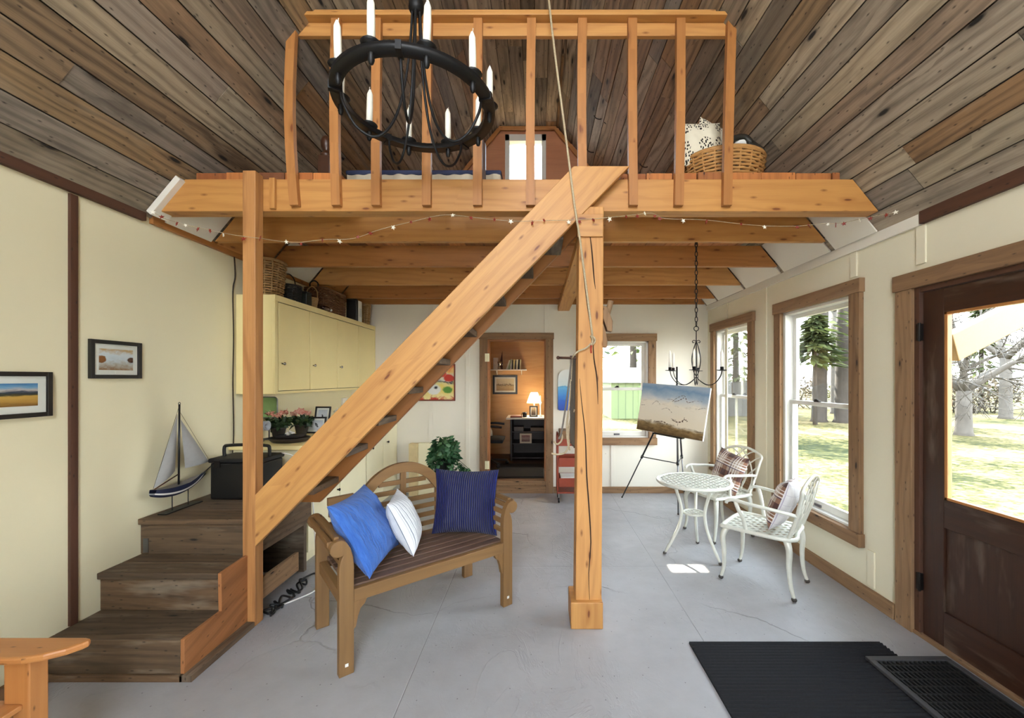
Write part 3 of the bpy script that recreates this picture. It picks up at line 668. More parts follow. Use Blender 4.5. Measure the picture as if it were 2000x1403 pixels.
inner = [((Ra-.068)*math.cos(a0+.12+(PI-2*a0-.24)*i/20), zc+(Ra-.068)*math.sin(a0+.12+(PI-2*a0-.24)*i/20)) for i in range(21)]
prof = [(-hx+.03, .745), (-hx+.03, .795), (-.33, .80), (-.315, .785)]+outer+[(.315, .785), (.33, .80), (hx-.03, .795), (hx-.03, .745), (.30, .735), (.272, .715), (.25, .73)]+inner+[(-.25, .73), (-.272, .715), (-.30, .735)]
part(MB().prism([(x, bk-.018, z) for x, z in prof], (0, .036, 0), (1,0,0)), 'crest_rail', M['teak'], t, .003, local=True)
for x, zt in ((-.262, .735), (0, .895), (.262, .735), (-.44, .75), (.44, .75)):
    part(MB().box(x-.019, x+.019, bk-.014, bk+.014, .43, zt, 'z'), 'back_stile', M['teak'], t, .003, local=True)
for z in (.495, .560, .625, .690, .760, .825):
    lim = hx-.036 if z < .72 else (.245 if z < .8 else .17)
    part(MB().box(-lim, lim, bk-.009, bk+.009, z-.016, z+.016, 'x'), 'back_slat', M['teak'], t, .003, local=True)
for x, y_, z in ((-hx, fy-.0216, .055), (hx, fy-.0216, .06)):
    part(MB().box(x-.008, x+.008, y_-.001, y_+.001, z-.008, z+.008), 'sticker', M['white'], t, local=True, label='tiny white price sticker')
MBn = Matrix.Translation(BC) @ Matrix.Rotation(BR_, 4, 'Z'); RB = Matrix.Rotation(BR_, 3, 'Z')
pillow('pillow', M['blue_crinkle'], MBn @ V((-.345, -.06, .672)), RB @ V((.64, .77, 0)), RB @ V((-.45, .25, .86)), .47, .45, .19, 'large bright blue crinkled pillow leaning in the left arm of the bench', 'pillows on the bench', 1, wr=.012)
pillow('pillow', M['white_stripe'], MBn @ V((-.09, .0, .638)), RB @ V((.5, .87, 0)), RB @ V((-.4, .15, .9)), .36, .36, .15, 'small white pillow with thin grey blue stripes, beside the blue one', 'pillows on the bench', 2)
pillow('pillow', M['navy'], (-.515, 2.93, .672), (1, -.07, 0), (.04, .18, .95), .47, .455, .17, 'navy blue corduroy pillow at the right end of the bench', 'pillows on the bench', 3)
# ================================================================== CAFE SET
M['alu'] = plain('chipped_white_aluminium', (226,226,214), .4, .15, .06, 30)
M['foot'] = plain('worn_grey_foot', (70,64,58), .6)
def clip(poly, p, d):
    ts = []; n = len(poly)
    for i in range(n):
        a, b = poly[i], poly[(i+1)%n]; e = (b[0]-a[0], b[1]-a[1]); den = d[0]*e[1]-d[1]*e[0]
        if abs(den) < 1e-9: continue
        tt = ((a[0]-p[0])*e[1]-(a[1]-p[1])*e[0])/den; s_ = ((a[0]-p[0])*d[1]-(a[1]-p[1])*d[0])/den
        if 0 <= s_ <= 1: ts.append(tt)
    return (min(ts), max(ts)) if len(ts) >= 2 else None
def lattice(mb, poly, z, step, wd, th, ang=.62):
    for sg in (1, -1):
        d = (math.cos(ang*sg), math.sin(ang*sg)); n_ = (-d[1], d[0])
        for k in range(-20, 21):
            p = (n_[0]*k*step, n_[1]*k*step); c = clip(poly, p, d)
            if c and c[1]-c[0] > .02: mb.bar((p[0]+d[0]*c[0], p[1]+d[1]*c[0], z), (p[0]+d[0]*c[1], p[1]+d[1]*c[1], z), wd, th)
TC = (1.38, 3.617, 0)
t = thing('cafe_table', 'small round white metal cafe table with lattice top', 'table', TC)
circ = [(.295*math.cos(2*PI*i/40), .295*math.sin(2*PI*i/40)) for i in range(40)]
f = MB(); lattice(f, circ, .648, .048, .021, .010, .7); part(f, 'lattice_top', M['alu'], t, local=True)
f = MB().lathe([(.283,.638),(.312,.630),(.320,.640),(.316,.654),(.295,.658),(.283,.652),(.283,.638)], n=48); part(f, 'rim', M['alu'], t, local=True)
for a in (PI, math.radians(-57.5), math.radians(62)):
    c, s_ = math.cos(a), math.sin(a)
    pts = spline([V((c*r, s_*r, z)) for r, z in ((.175,.64),(.150,.55),(.115,.43),(.110,.35),(.135,.24),(.195,.12),(.255,.018))], 5)
    part(MB().tube(pts, [.0135]*(len(pts)-3)+[.012,.011,.010], 10), 'leg', M['alu'], t, local=True)
    part(MB().ball((c*.257, s_*.257, .013), .016, .016, .013), 'foot', M['foot'], t, local=True, label='worn dark foot')
f = MB(); sc_ = [(.085*math.cos(2*PI*i/24), .085*math.sin(2*PI*i/24)) for i in range(24)]
lattice(f, sc_, .367, .035, .016, .006); f.lathe([(.078,.36),(.095,.36),(.095,.374),(.078,.374),(.078,.36)], n=28); part(f, 'lower_shelf', M['alu'], t, local=True)
f = MB()
t = thing('garden_chair', 'white metal lattice garden chair behind the cafe table, against the wall', 'chair', (1.815, 4.108, 0), math.radians(-70.5), 'garden chairs by the windows')
sp_ = [(-.215,-.225),(.215,-.225),(.19,.215),(-.19,.215)]
f = MB(); lattice(f, sp_, .418, .05, .018, .007, .9); part(f, 'seat_lattice', M['alu'], t, local=True)
f = MB()
rim_pts = [V((x, y, .418)) for x, y in ((-.19,.215),(-.215,-.19),(-.19,-.232),(0,-.242),(.19,-.232),(.215,-.19),(.19,.215),(0,.225))]
rs = spline(rim_pts+[rim_pts[0]], 4)[:-1]
f.tube(rs, .016, 8, True); part(f, 'seat_rim', M['alu'], t, local=True)
for sx in (-1, 1):
    for pts, nm in (([(.185,-.205,.41),(.212,-.228,.34),(.205,-.222,.22),(.198,-.225,.10),(.205,-.245,.018)], 'leg'), ([(.175,.195,.41),(.187,.215,.34),(.183,.212,.22),(.180,.222,.10),(.188,.245,.018)], 'leg')):
        q = spline([V((sx*x, y, z)) for x, y, z in pts], 4); nq = len(q)
        part(MB().tube(q, [.026-.015*(i/(nq-1))**.8 for i in range(nq)], 8), nm, M['alu'], t, local=True)
        part(MB().ball((sx*pts[-1][0], pts[-1][1], .014), .017, .019, .014), 'foot', M['foot'], t, local=True, label='worn dark foot')
    q = spline([V(p) for p in ((sx*.205,.265,.60),(sx*.245,.14,.622),(sx*.262,-.02,.635),(sx*.262,-.13,.645),(sx*.262,-.175,.632),(sx*.262,-.185,.612))], 5)
    part(MB().tube(q, .013, 8), 'armrest', M['alu'], t, local=True)
    q = spline([V(p) for p in ((sx*.212,-.06,.42),(sx*.222,-.075,.50),(sx*.256,-.10,.58),(sx*.262,-.12,.638))], 4)
    part(MB().tube(q, .014, 8), 'arm_support', M['alu'], t, local=True)
def bp(x, h): return V((x, .21+.11*h+.015*math.sin(PI*h)-.10*x*x, .42+.43*h))       # point on the raked back
f = MB(); q = spline([bp(-.185,0), bp(-.20,.35), bp(-.225,.72), bp(-.232,.86), bp(-.13,.96), bp(0,1.0), bp(.13,.96), bp(.232,.86), bp(.225,.72), bp(.20,.35), bp(.185,0)], 5)
f.tube(q, .013, 8); part(f, 'back_frame', M['alu'], t, local=True)
f = MB()
for sx in (-1, 1):
    for pts in ([(-.05,0),(-.09,.3),(-.04,.62),(.07,.86),(.16,.95)], [(-.15,0),(-.17,.3),(-.12,.62),(-.02,.88),(.04,.985)], [(.0,0),(-.02,.25),(.05,.52),(.15,.74),(.228,.84)], [(.08,0),(.07,.2),(.12,.42),(.21,.62)]):
        f.tube(spline([bp(sx*x, h) for x, h in pts], 5), .007, 6)
f.tube([bp(-.19,.05), bp(0,.05), bp(.19,.05)], .010, 6)
part(f, 'back_lattice', M['alu'], t, local=True)
dup(t, (1.741, 3.15, 0), math.radians(225), 'white metal lattice garden chair in front of the near tall window')
d = Matrix.Rotation(math.radians(-70.5), 3, 'Z')
pillow('pillow', M['plaid'], V((1.815,4.108,.62))+d @ V((.02,.10,0)), d @ V((1,-.12,-.12)), d @ V((.12,.30,.9)), .42, .40, .13, 'brown plaid cushion on the garden chair behind the cafe table', 'plaid cushions on the chairs', 4)
d = Matrix.Rotation(math.radians(225), 3, 'Z')
pillow('pillow', [M['plaid'], M['pale_back']], V((1.741,3.15,.62))+d @ V((-.02,.125,0)), d @ V((1,.1,.1)), d @ V((-.1,.30,.9)), .40, .38, .15, 'plaid cushion with a pale back on the garden chair nearest the door', 'plaid cushions on the chairs', 5)
# ================================================================== EASEL + PAINTING
def seascape():
    t = NT('beach_painting'); uv = t.uv(); x = t.xyz(uv); n = t.noise(t.scale(uv, (5,4,1)), 1, 5, .6, .8); n2 = t.noise(t.scale(uv, (9,22,1)), 1, 5, .7)
    h = t.math('ADD', x[1], t.math('MULTIPLY', t.math('SUBTRACT', n, .5), .22)); h = t.math('ADD', h, t.math('MULTIPLY', x[0], .06))
    col = t.ramp(h, [(0,(96,76,48)),(.17,(150,124,84)),(.24,(232,220,196)),(.62,(236,226,206)),(.72,(206,208,204)),(.8,(168,184,194)),(.92,(122,152,180)),(1,(160,176,190))])
    g = t.math('MULTIPLY', t.math('LESS_THAN', h, .23), t.math('MULTIPLY', t.math('SUBTRACT', n2, .42, clamp=True), 3, clamp=True)); col = t.mix(g, col, rgb(66,46,24))
    d = t.math('MULTIPLY', t.math('MULTIPLY', t.math('GREATER_THAN', h, .55), t.math('LESS_THAN', h, .66)), t.math('MULTIPLY', t.math('SUBTRACT', n2, .55, clamp=True), 3, clamp=True)); col = t.mix(d, col, rgb(150,130,100))
    return t.fin(col, .35)
t = thing('studio_easel', 'thin black folding tripod easel in the corner by the window', 'easel', (1.5, 5.0, 0))
ap = P(1322, 752, 4.98)
for p in (PF(1215,973), PF(1337,973), (1.60, 4.66, 0)):
    p = V(p); d_ = (p-ap).normalized(); mid = ap+(p-ap)*.62
    l = part(MB().tube([ap, mid], .011, 8).tube([mid, p+V((0,0,.008))], .0075, 8), 'leg', M['steel'] if p[0] > 1.2 else M['black'], t)
    part(MB().ball(p+V((0,0,.011)), .011), 'foot', M['black'], t); part(MB().lathe([(.016,-.02),(.016,.02)], mid, 10, d_.to_track_quat('Z','Y').to_matrix()), 'clamp', M['black'], t)
a = ap+(PF(1215,973)-ap)*.62; b = ap+(V((1.60,4.66,0))-ap)*.62; c = ap+(PF(1337,973)-ap)*.62
for q in ((a, b), (b, c)): part(MB().tube(q, .006, 6), 'spreader', M['black'], t)
part(MB().tube([ap+V((0,-.01,-.25)), ap+V((0,0,.22))], .011, 8), 'mast', M['black'], t)
TL, BL, TR, BR = P(1256,748,5.02), P(1243,838,4.90), P(1388,758,4.40), P(1372,862,4.28)
TR = TL+(TR-TL); nrm = (TR-TL).cross(BL-TL).normalized(); nrm = nrm if nrm.y > 0 else -nrm
t2 = thing('canvas_painting', 'large watercolour of a beach with a bird, standing on the easel', 'painting', (BL+BR)/2)
f = MB(); th = nrm*.03
f.quad(BL, BR, TR, TL, 0)
bb = len(f.v); f.v += [BL, BR, TR, TL, BL+th, BR+th, TR+th, TL+th]
for q in ((0,1,5,4),(1,2,6,5),(2,3,7,6),(3,0,4,7),(4,5,6,7)): f.flat([bb+i for i in q], V((1,0,0)), .5, 1, (0,0))
def cp(u, v): return BL.lerp(BR, u).lerp(TL.lerp(TR, u), v)-nrm*.0006
def stroke(mb, pts, w0, m=2):
    q = spline([V((a, b, 0)) for a, b in pts], 4)
    for i in range(len(q)-1):
        a, b = q[i], q[i+1]; d = (b-a); n_ = V((-d.y, d.x*1.3, 0)); n_ = n_.normalized()*w0*(.5+.5*math.sin(3*i)) if n_.length > 0 else V((0,w0,0))
        k = len(mb.v); mb.v += [cp(a.x-n_.x, a.y-n_.y), cp(b.x-n_.x, b.y-n_.y), cp(b.x+n_.x, b.y+n_.y), cp(a.x+n_.x, a.y+n_.y)]; mb.face([k,k+1,k+2,k+3], None, 0, m)
for pts, w0 in (([(.20,.56),(.26,.64),(.32,.58)], .004), ([(.36,.48),(.44,.52),(.52,.44)], .004), ([(.42,.70),(.50,.70),(.54,.66)], .005), ([(.50,.66),(.56,.74),(.64,.80),(.68,.78),(.72,.68),(.80,.70)], .006),
                ([(.54,.67),(.60,.70),(.66,.76)], .009), ([(.88,.56),(.94,.60),(.98,.60)], .005), ([(.02,.52),(.08,.53)], .006), ([(.72,.66),(.82,.72),(.92,.72)], .003),
                ([(.54,.30),(.62,.27),(.70,.30)], .014), ([(.52,.32),(.60,.30)], .006), ([(.68,.30),(.72,.34),(.76,.31)], .012), ([(.71,.34),(.71,.38)], .006), ([(.63,.25),(.63,.20)], .004), ([(.30,.22),(.40,.24),(.48,.20)], .012)):
    stroke(f, pts, w0)
part(f, 'canvas', [seascape(), M['white'], plain('sepia_ink', (96,72,46), .6)], t2)
f = MB(); f.bar(BL.lerp(BR,.3)-V((0,0,.012))-nrm*.02, BL.lerp(BR,.75)-V((0,0,.012))-nrm*.02, .05, .012); part(f, 'ledge', M['black'], t)
# ================================================================== BIG CANDLE RING
CX, CY, CZ, RR = -.60, 2.027, 2.884, .36
t = thing('candle_chandelier', 'large black iron ring chandelier with ten ivory candles, high in front of the loft', 'chandelier', (CX, CY, CZ))
part(MB().lathe([(RR-.026,-.004),(RR+.026,-.004),(RR+.028,.022),(RR+.022,.022),(RR+.02,.004),(RR-.02,.004),(RR-.022,.022),(RR-.028,.022),(RR-.026,-.004)], (CX,CY,CZ), 64), 'ring', M['black_iron'], t)
part(MB().lathe([(.001,3.355),(.03,3.362),(.038,3.38),(.036,3.41),(.022,3.44),(.012,3.47),(.001,3.475)], (CX,CY,0), 20), 'hub', M['black_iron'], t)
part(MB().tube([(CX,CY,3.46),(CX,CY,4.84)], .007, 8), 'hanging_rod', M['black_iron'], t)
part(MB().lathe([(.05,4.86),(.05,4.84),(.03,4.82),(.006,4.81)], (CX,CY,0), 20), 'ceiling_cup', M['black_iron'], t)
for k in range(5):
    a = math.radians(-84+72*k); c, s_ = math.cos(a), math.sin(a)
    q = spline([V((CX+c*r, CY+s_*r, z)) for r, z in ((.018,3.39),(.028,3.22),(.05,3.02),(.09,2.84),(.145,2.735),(.205,2.70),(.275,2.735),(.325,2.82),(.338,2.875))], 6)
    part(MB().tube(q, .0065, 8), 'arm', M['black_iron'], t)
    part(MB().box(-.012,.012,-.03,.03,-.012,.026).xf(Matrix.Translation((CX+c*RR, CY+s_*RR, CZ)) @ Matrix.Rotation(a+PI/2, 4, 'Z')), 'clip', M['black_iron'], t)
for k in range(10):
    a = math.radians(-139+36*k); p = V((CX+RR*math.cos(a), CY+RR*math.sin(a), CZ))
    part(MB().lathe([(.001,-.05),(.009,-.045),(.014,-.03),(.012,-.008),(.016,.0),(.024,.02),(.036,.03),(.043,.036),(.040,.040),(.018,.032),(.018,.045),(.001,.045)], p, 16), 'drip_cup', M['black_iron'], t)
    tl = Matrix.Rotation(R.uniform(-.03,.03), 3, 'X') @ Matrix.Rotation(R.uniform(-.03,.03), 3, 'Y')
    cd = part(MB().lathe([(.0165,0),(.0165,.10),(.0150,.160),(.012,.168),(.005,.186),(.001,.188)], p+V((0,0,.044)), 14, tl), 'candle', M['candle'], t)
    part(MB().tube([p+V((0,0,.23)), p+V((.001,.001,.243))], .0018, 5), 'wick', M['candle'], cd)
# ================================================================== SMALL CHANDELIER
KX, KY = 1.222, 3.155
t = thing('wire_chandelier', 'small dark wire chandelier with six white candles on a chain above the cafe table', 'chandelier', (KX, KY, 1.574))
z = 1.957; k = 0
while z < 2.585:
    pts = [V((KX+(.010*math.cos(b) if k%2 else 0), KY+(0 if k%2 else .010*math.cos(b)), z+.014+.022*math.sin(b))) for b in [2*PI*i/10 for i in range(10)]]
    part(MB().tube(pts, .0032, 6, True), 'chain_link', M['dark_metal'], t); z += .036; k += 1
part(MB().tube([(KX,KY,2.58),(KX,KY,2.602)], .004, 6), 'hook', M['dark_metal'], t)
part(MB().tube([V((KX+.018*math.cos(b), KY, 1.936+.018*math.sin(b))) for b in [2*PI*i/16 for i in range(16)]], .0032, 6, True), 'hanging_ring', M['dark_metal'], t)
part(MB().tube([(KX,KY,1.918),(KX,KY,1.80)], .0035, 6), 'stem', M['dark_metal'], t)
for sx in (-1, 1): part(MB().tube(spline([V((KX+sx*x, KY, zz)) for x, zz in ((0,1.838),(.018,1.846),(.03,1.836),(.024,1.826),(.016,1.832))], 4), .0028, 6), 'curl', M['dark_metal'], t)
for i in range(6):
    a = math.radians(5+60*i); c, s_ = math.cos(a), math.sin(a)
    q = spline([V((KX+c*r, KY+s_*r, zz)) for r, zz in ((.003,1.835),(.026,1.76),(.036,1.69),(.022,1.61),(.004,1.574),(-.03,1.535),(-.09,1.503),(-.15,1.515),(-.195,1.565),(-.209,1.612))], 5)
    part(MB().tube(q, .0032, 6), 'arm', M['dark_metal'], t)
    p = V((KX-c*.209, KY-s_*.209, 1.612))
    part(MB().lathe([(.001,-.002),(.034,.0),(.036,.004),(.012,.004),(.012,.026),(.001,.026)], p, 14), 'drip_cup', M['black_iron'], t)
    part(MB().lathe([(.0105,0),(.0095,.11),(.005,.125),(.001,.134)], p+V((0,0,.022)), 10), 'candle', M['candle'], t)
# ================================================================== LEFT WALL PICTURES
def art(name, bands, sc=(3,8), amt=.25, rough=.5, spots=None):
    t = NT(name); uv = t.uv(); x = t.xyz(uv); n = t.noise(t.scale(uv, (sc[0], sc[1], 1)), 1, 5, .65, .4)
    h = t.math('ADD', x[1], t.math('MULTIPLY', t.math('SUBTRACT', n, .5), amt)); col = t.ramp(h, bands)
    for (cu, cv, rad, cc) in (spots or []):
        d = t.math('ADD', t.math('POWER', t.math('SUBTRACT', x[0], cu), 2), t.math('POWER', t.math('SUBTRACT', x[1], cv), 2))
        d = t.math('ADD', t.math('SQRT', d), t.math('MULTIPLY', t.math('SUBTRACT', n, .5), rad))
        col = t.mix(t.math('MULTIPLY', t.math('SUBTRACT', rad, d), 30, clamp=True), col, rgb(*cc))
    return t.fin(col, rough)
def framed(name, label, o, a, up, w_, h_, fw, mw, fm, am, dep=.02, cat='picture', group=None, mat_m=None, glass=True):
    """o: lower left corner, a/up unit axes, facing a x up"""
    o, a, up = V(o), V(a).normalized(), V(up).normalized(); n_ = a.cross(up).normalized()
    t = thing(name, label, cat, o+a*w_/2, 0, group)
    def bx(mb, x0, x1, z0, z1, d0, d1, m=0):
        c = [o+a*x+up*z_+n_*d for d in (d0, d1) for x, z_ in ((x0,z0),(x1,z0),(x1,z1),(x0,z1))]; mb.hexa(c, a, m)
    f = MB(); bx(f, 0, fw, 0, h_, 0, dep); bx(f, w_-fw, w_, 0, h_, 0, dep); bx(f, fw, w_-fw, 0, fw, 0, dep); bx(f, fw, w_-fw, h_-fw, h_, 0, dep)
    part(f, 'frame', fm, t, .002)
    f = MB(); bx(f, fw, w_-fw, fw, h_-fw, .002, dep*.45)
    if mw: part(f, 'mat', mat_m or M['white'], t)
    f = MB(); e = fw+mw; d = dep*.45+.001
    f.quad(o+a*e+up*e+n_*d, o+a*(w_-e)+up*e+n_*d, o+a*(w_-e)+up*(h_-e)+n_*d, o+a*e+up*(h_-e)+n_*d); part(f, 'print', am, t)
    if glass:
        f = MB(); bx(f, fw, w_-fw, fw, h_-fw, dep*.6, dep*.6+.002); part(f, 'pane', M['glass'], t)
    return t
framed('picture', 'black framed picture of golden marsh grass under blue sky, near the left edge', (XL+.003, 1.775, 1.358), (0,1,0), (0,0,1), .345, .226, .022, .035, M['black_frame'],
       art('marsh_print', [(0,(140,96,44)),(.2,(196,150,70)),(.42,(214,170,84)),(.5,(70,66,40)),(.62,(40,60,84)),(.7,(210,196,190)),(.82,(120,168,206)),(1,(70,130,184))], (2.5,9), .3), group='black framed pictures on the left wall')
framed('picture', 'black framed pale woodland picture right of the dark wall batten', (XL+.003, 2.30, 1.551), (0,1,0), (0,0,1), .298, .224, .022, .028, M['black_frame'],
       art('woodland_print', [(0,(150,110,70)),(.25,(196,190,180)),(.5,(214,222,230)),(.75,(226,232,238)),(1,(206,170,120))], (6,6), .7, spots=[(.05,.5,.18,(150,96,50)),(.95,.5,.14,(96,60,40))]), group='black framed pictures on the left wall')
# ================================================================== SAILBOAT
t = thing('model_sailboat', 'model sailboat with grey sails and navy hull on a stand', 'model boat', (-2.44, 2.80, .662))
bx_ = -2.44
f = MB()
def hull(u, v):                                   # u along, v round the section
    y_ = 2.60+u*.40; w_ = .042*math.sin(PI*min(1, .12+u*.95))**.6*(1-u**6*.9); dp = .065*(math.sin(PI*(.16+.78*u))**.7)
    a = PI*v; return V((bx_+w_*math.cos(a), y_+.03*(u-.5)*math.sin(a), .822+.05*(u-.45)**2*2+.018*u-dp*math.sin(a)))
f.grid(hull, 24, 12)
for i in range(len(f.m)):
    j = i%12; f.m[i] = 1 if j in (2, 9) else 0
f.grid(lambda u, v: hull(u, 0).lerp(hull(u, 1), v)+V((0,0,.001)), 24, 2, 2)
part(f, 'hull', [plain('navy_hull', (34,40,66), .5), M['white'], plain('grey_deck', (120,116,112), .7)], t)
part(MB().tube([(bx_,2.785,.82),(bx_,2.79,1.375)], .006, 8), 'mast', M['black'], t); part(MB().tube([V((bx_,2.79+.008*math.cos(b),1.381+.008*math.sin(b))) for b in [2*PI*i/10 for i in range(10)]], .002, 5, True), 'mast_ring', M['black'], t)
part(MB().tube([(bx_,2.98,.855),(bx_,3.075,.905)], .004, 6), 'bowsprit', M['black'], t)
part(MB().tube([(bx_,2.78,.90),(bx_,2.61,.845)], .004, 6), 'boom', M['trim_dark'], t)
sail = plain('grey_sailcloth', (158,157,154), .85, var=.06, sc=40)
def tri(a, b, c, bel, nm):
    a, b, c = V(a), V(b), V(c); mb = MB()
    for off in (0, .0015): mb.grid(lambda u, v: a.lerp(b, u).lerp(c, v)+V((bel*math.sin(PI*u)*(1-v)*math.sin(PI*min(1, v+.15))+off, 0, 0)), 10, 12)
    part(mb, nm, sail, t)
tri((bx_,2.60,.85), (bx_,2.755,.93), (bx_,2.775,1.31), .035, 'mainsail'); tri((bx_,2.835,.93), (bx_,3.04,.935), (bx_,2.80,1.27), .03, 'jib')
f = MB()
for a, b in (((2.79,1.37),(2.60,.84)), ((2.79,1.33),(3.07,.905)), ((2.77,1.31),(2.60,.85))): part(MB().tube([(bx_,)+a, (bx_,)+b], .0012, 4), 'rigging', M['gap'], t)
f = MB().box(bx_-.03, bx_+.03, 2.66, 2.95, .663, .671); part(f, 'stand_base', M['black'], t, .002)
for y_ in (2.735, 2.86): part(MB().tube([(bx_,y_,.67),(bx_,y_,.775)], .003, 6), 'stand_rod', M['black'], t)
# ================================================================== BLACK TOOLBOX on the landing
t = thing('equipment_case', 'black boxy case with a carrying handle on the landing', 'case', (-2.2, 3.12, .662))
part(MB().box(-2.40, -2.02, 3.0, 3.25, .664, .93), 'body', M['black'], t, .012)
part(MB().box(-2.41, -2.01, 2.99, 3.26, .932, .965), 'lid', plain('soft_black', (16,16,17), .6), t, .01)
f = MB()
f.tube(spline([V(q) for q in ((-2.37,3.1,.96),(-2.37,3.1,1.03),(-2.34,3.1,1.045),(-2.20,3.1,1.05),(-2.06,3.1,1.045),(-2.03,3.1,1.03),(-2.03,3.1,.96))], 4), .012, 8); part(f, 'handle', M['black'], t)
for x_ in (-2.34, -2.08): part(MB().box(x_-.02, x_+.02, 2.985, 2.998, .90, .95), 'latch', M['dark_metal'], t, .002)
# ================================================================== CABINETS
t = thing('wall_cabinet', 'long cream wall cabinet with four doors, baskets along its top', 'cabinet', (-2.36, 4.49, 1.42))
part(MB().box(XL+.003, -2.215, 3.43, 5.552, 1.42, 2.257), 'carcass', M['cream'], t, .004)
f = MB()
for y0_, y1_, z0, z1 in ((3.43,5.552,2.205,2.257),(3.43,5.552,1.42,1.442),(3.43,3.47,1.442,2.205),(5.532,5.552,1.442,2.205)): f.box(-2.216,-2.199,y0_,y1_,z0,z1)
part(f, 'face_frame', M['cream'], t, .002)
for i, (a, b) in enumerate(((3.482,3.955),(3.968,4.502),(4.515,5.028),(5.041,5.524))):
    d = part(MB().box(-2.213, -2.200, a, b, 1.447, 2.199, 'z'), 'door', M['cream'], t, .003)
    if i < 3: part(MB().lathe([(.001,.0),(.006,.0),(.006,.012),(.013,.018),(.014,.026),(.008,.031),(.001,.032)], (-2.2, a+.045, 1.68), 14, Matrix.Rotation(PI/2, 3, 'Y')), 'knob', M['chrome'], d, label='round chrome knob')
part(MB().box(-2.214,-2.2125,3.47,5.532,1.442,2.205), 'shadow_gap', M['gap'], t)
t = thing('base_cabinet', 'pale cream base cabinet with counter running to the back wall behind the stairs', 'cabinet', (-2.2, 4.45, 0))
part(MB().box(XL+.024, -1.915, 3.37, 5.552, .09, .963), 'carcass', M['cream2'], t, .004)
part(MB().box(XL+.024, -1.96, 3.40, 5.552, 0, .09), 'plinth', M['cream2'], t)
part(MB().box(XL+.003, -1.875, 3.345, 5.555, .965, 1.0), 'counter', M['cream'], t, .006)
for i, (a, b) in enumerate(((3.39,3.93),(3.94,4.53),(4.56,5.03),(5.04,5.53))):
    d = part(MB().box(-1.914, -1.898, a, b, .11, .945, 'z'), 'door', M['cream2'], t, .003)
    part(MB().lathe([(.001,.0),(.006,.0),(.006,.012),(.014,.02),(.012,.028),(.001,.03)], (-1.898, b-.05 if i == 0 else a+.12, .50 if i == 0 else .755), 14, Matrix.Rotation(PI/2, 3, 'Y')), 'knob', M['dark_metal'], d, label='dark round knob')
part(MB().box(-1.914,-1.912,4.53,4.56,.11,.945), 'shadow_gap', M['gap'], t)
# ------------------------------------------------------------------ woven baskets
def wick(name, c1, c2):
    t_ = NT(name); col = t_.mix(t_.noise(t_.scale(t_.uv(), (14, 14, 1)), 1, 3), rgb(*c1), rgb(*c2)); return t_.fin(col, .65)
M['wicker'] = wick('tan_wicker', (120,86,50), (196,158,104)); M['wicker_dark'] = wick('brown_wicker', (70,44,28), (132,88,52)); M['wicker_honey'] = wick('honey_wicker', (150,98,50), (212,164,98)); M['wicker_black'] = wick('black_wicker', (16,14,14), (48,44,42))
def weave(mb, cx, cy, z0, z1, rx0, rx1, rows, stakes, pw=2.0, ry=1.0, amp=.006, rad=.0075, rot=0, bulge=0):
    n = stakes*2
    def pt(a, r, z): 
        c, s_ = math.cos(a), math.sin(a); k = (abs(c)**pw+abs(s_)**pw)**(-1/pw); x, y = r*k*c, r*k*s_*ry
        return V((cx+x*math.cos(rot)-y*math.sin(rot), cy+x*math.sin(rot)+y*math.cos(rot), z))
    for j in range(rows):
        q = (j+.5)/rows; z = z0+(z1-z0)*q; r = rx0+(rx1-rx0)*q+bulge*math.sin(PI*q)
        mb.tube([pt(2*PI*i/n, r+amp*(1 if (i+j)%2 else -1), z) for i in range(n)], [min(rad, (z1-z0)/rows*.56)]*n, 5, True)
    for i in range(0, n, 2):
        mb.tube([pt(2*PI*i/n+PI/n, rx0+(rx1-rx0)*q+bulge*math.sin(PI*q), z0+(z1-z0)*q) for q in (0, .25, .5, .75, 1)], rad*.8, 5)
    return pt
def basket(label, cx, cy, z0, z1, r0, r1, rows, stakes, m, handle=None, **kw):
    t_ = thing('wicker_basket', label, 'basket', (cx, cy, z0), 0, 'woven baskets')
    f = MB(); pt = weave(f, cx, cy, z0+.006, z1, r0, r1, rows, stakes, **kw); part(f, 'woven_side', m, t_)
    f = MB(); f.tube([pt(2*PI*i/40, r1, z1) for i in range(40)], kw.get('rad', .0075)*1.35, 6, True); part(f, 'rim', m, t_)
    f = MB(); n = 32; b = len(f.v); f.v += [pt(2*PI*i/n, r0*.98, z0+.004) for i in range(n)]; f.face(list(range(n)), None, .5); part(f, 'bottom', m, t_)
    if handle: part(MB().tube(spline([V(p) for p in handle], 5), .006, 6), 'handle', m, t_, label='arched bentwood handle')
    return t_
ZC = 2.258
basket('tall tan woven basket on the near end of the cream wall cabinet', -2.37, 3.58, ZC, 2.57, .105, .135, 15, 16, M['wicker'], pw=3)
basket('black woven handbag basket beside the tall tan basket', -2.34, 3.86, ZC, 2.42, .09, .10, 12, 14, M['wicker_black'], rad=.006, amp=.004, handle=[(-2.34,3.76,2.42),(-2.34,3.78,2.50),(-2.34,3.86,2.535),(-2.34,3.94,2.50),(-2.34,3.96,2.42)])
basket('tiny tan basket with arched handle in front of the long brown basket', -2.265, 4.11, ZC, 2.355, .040, .055, 9, 11, M['wicker'], rad=.005, amp=.003, handle=[(-2.32,4.11,2.35),(-2.315,4.11,2.43),(-2.265,4.11,2.475),(-2.215,4.11,2.43),(-2.21,4.11,2.35)])
t = thing('wicker_basket', 'long rectangular brown woven basket on the cream wall cabinet', 'basket', (-2.33, 4.52, ZC), 0, 'woven baskets')
f = MB(); pt = weave(f, -2.34, 4.53, ZC+.006, 2.505, .115, .12, 16, 26, pw=8, ry=2.0, amp=.004, rad=.007); part(f, 'woven_side', M['wicker_dark'], t)
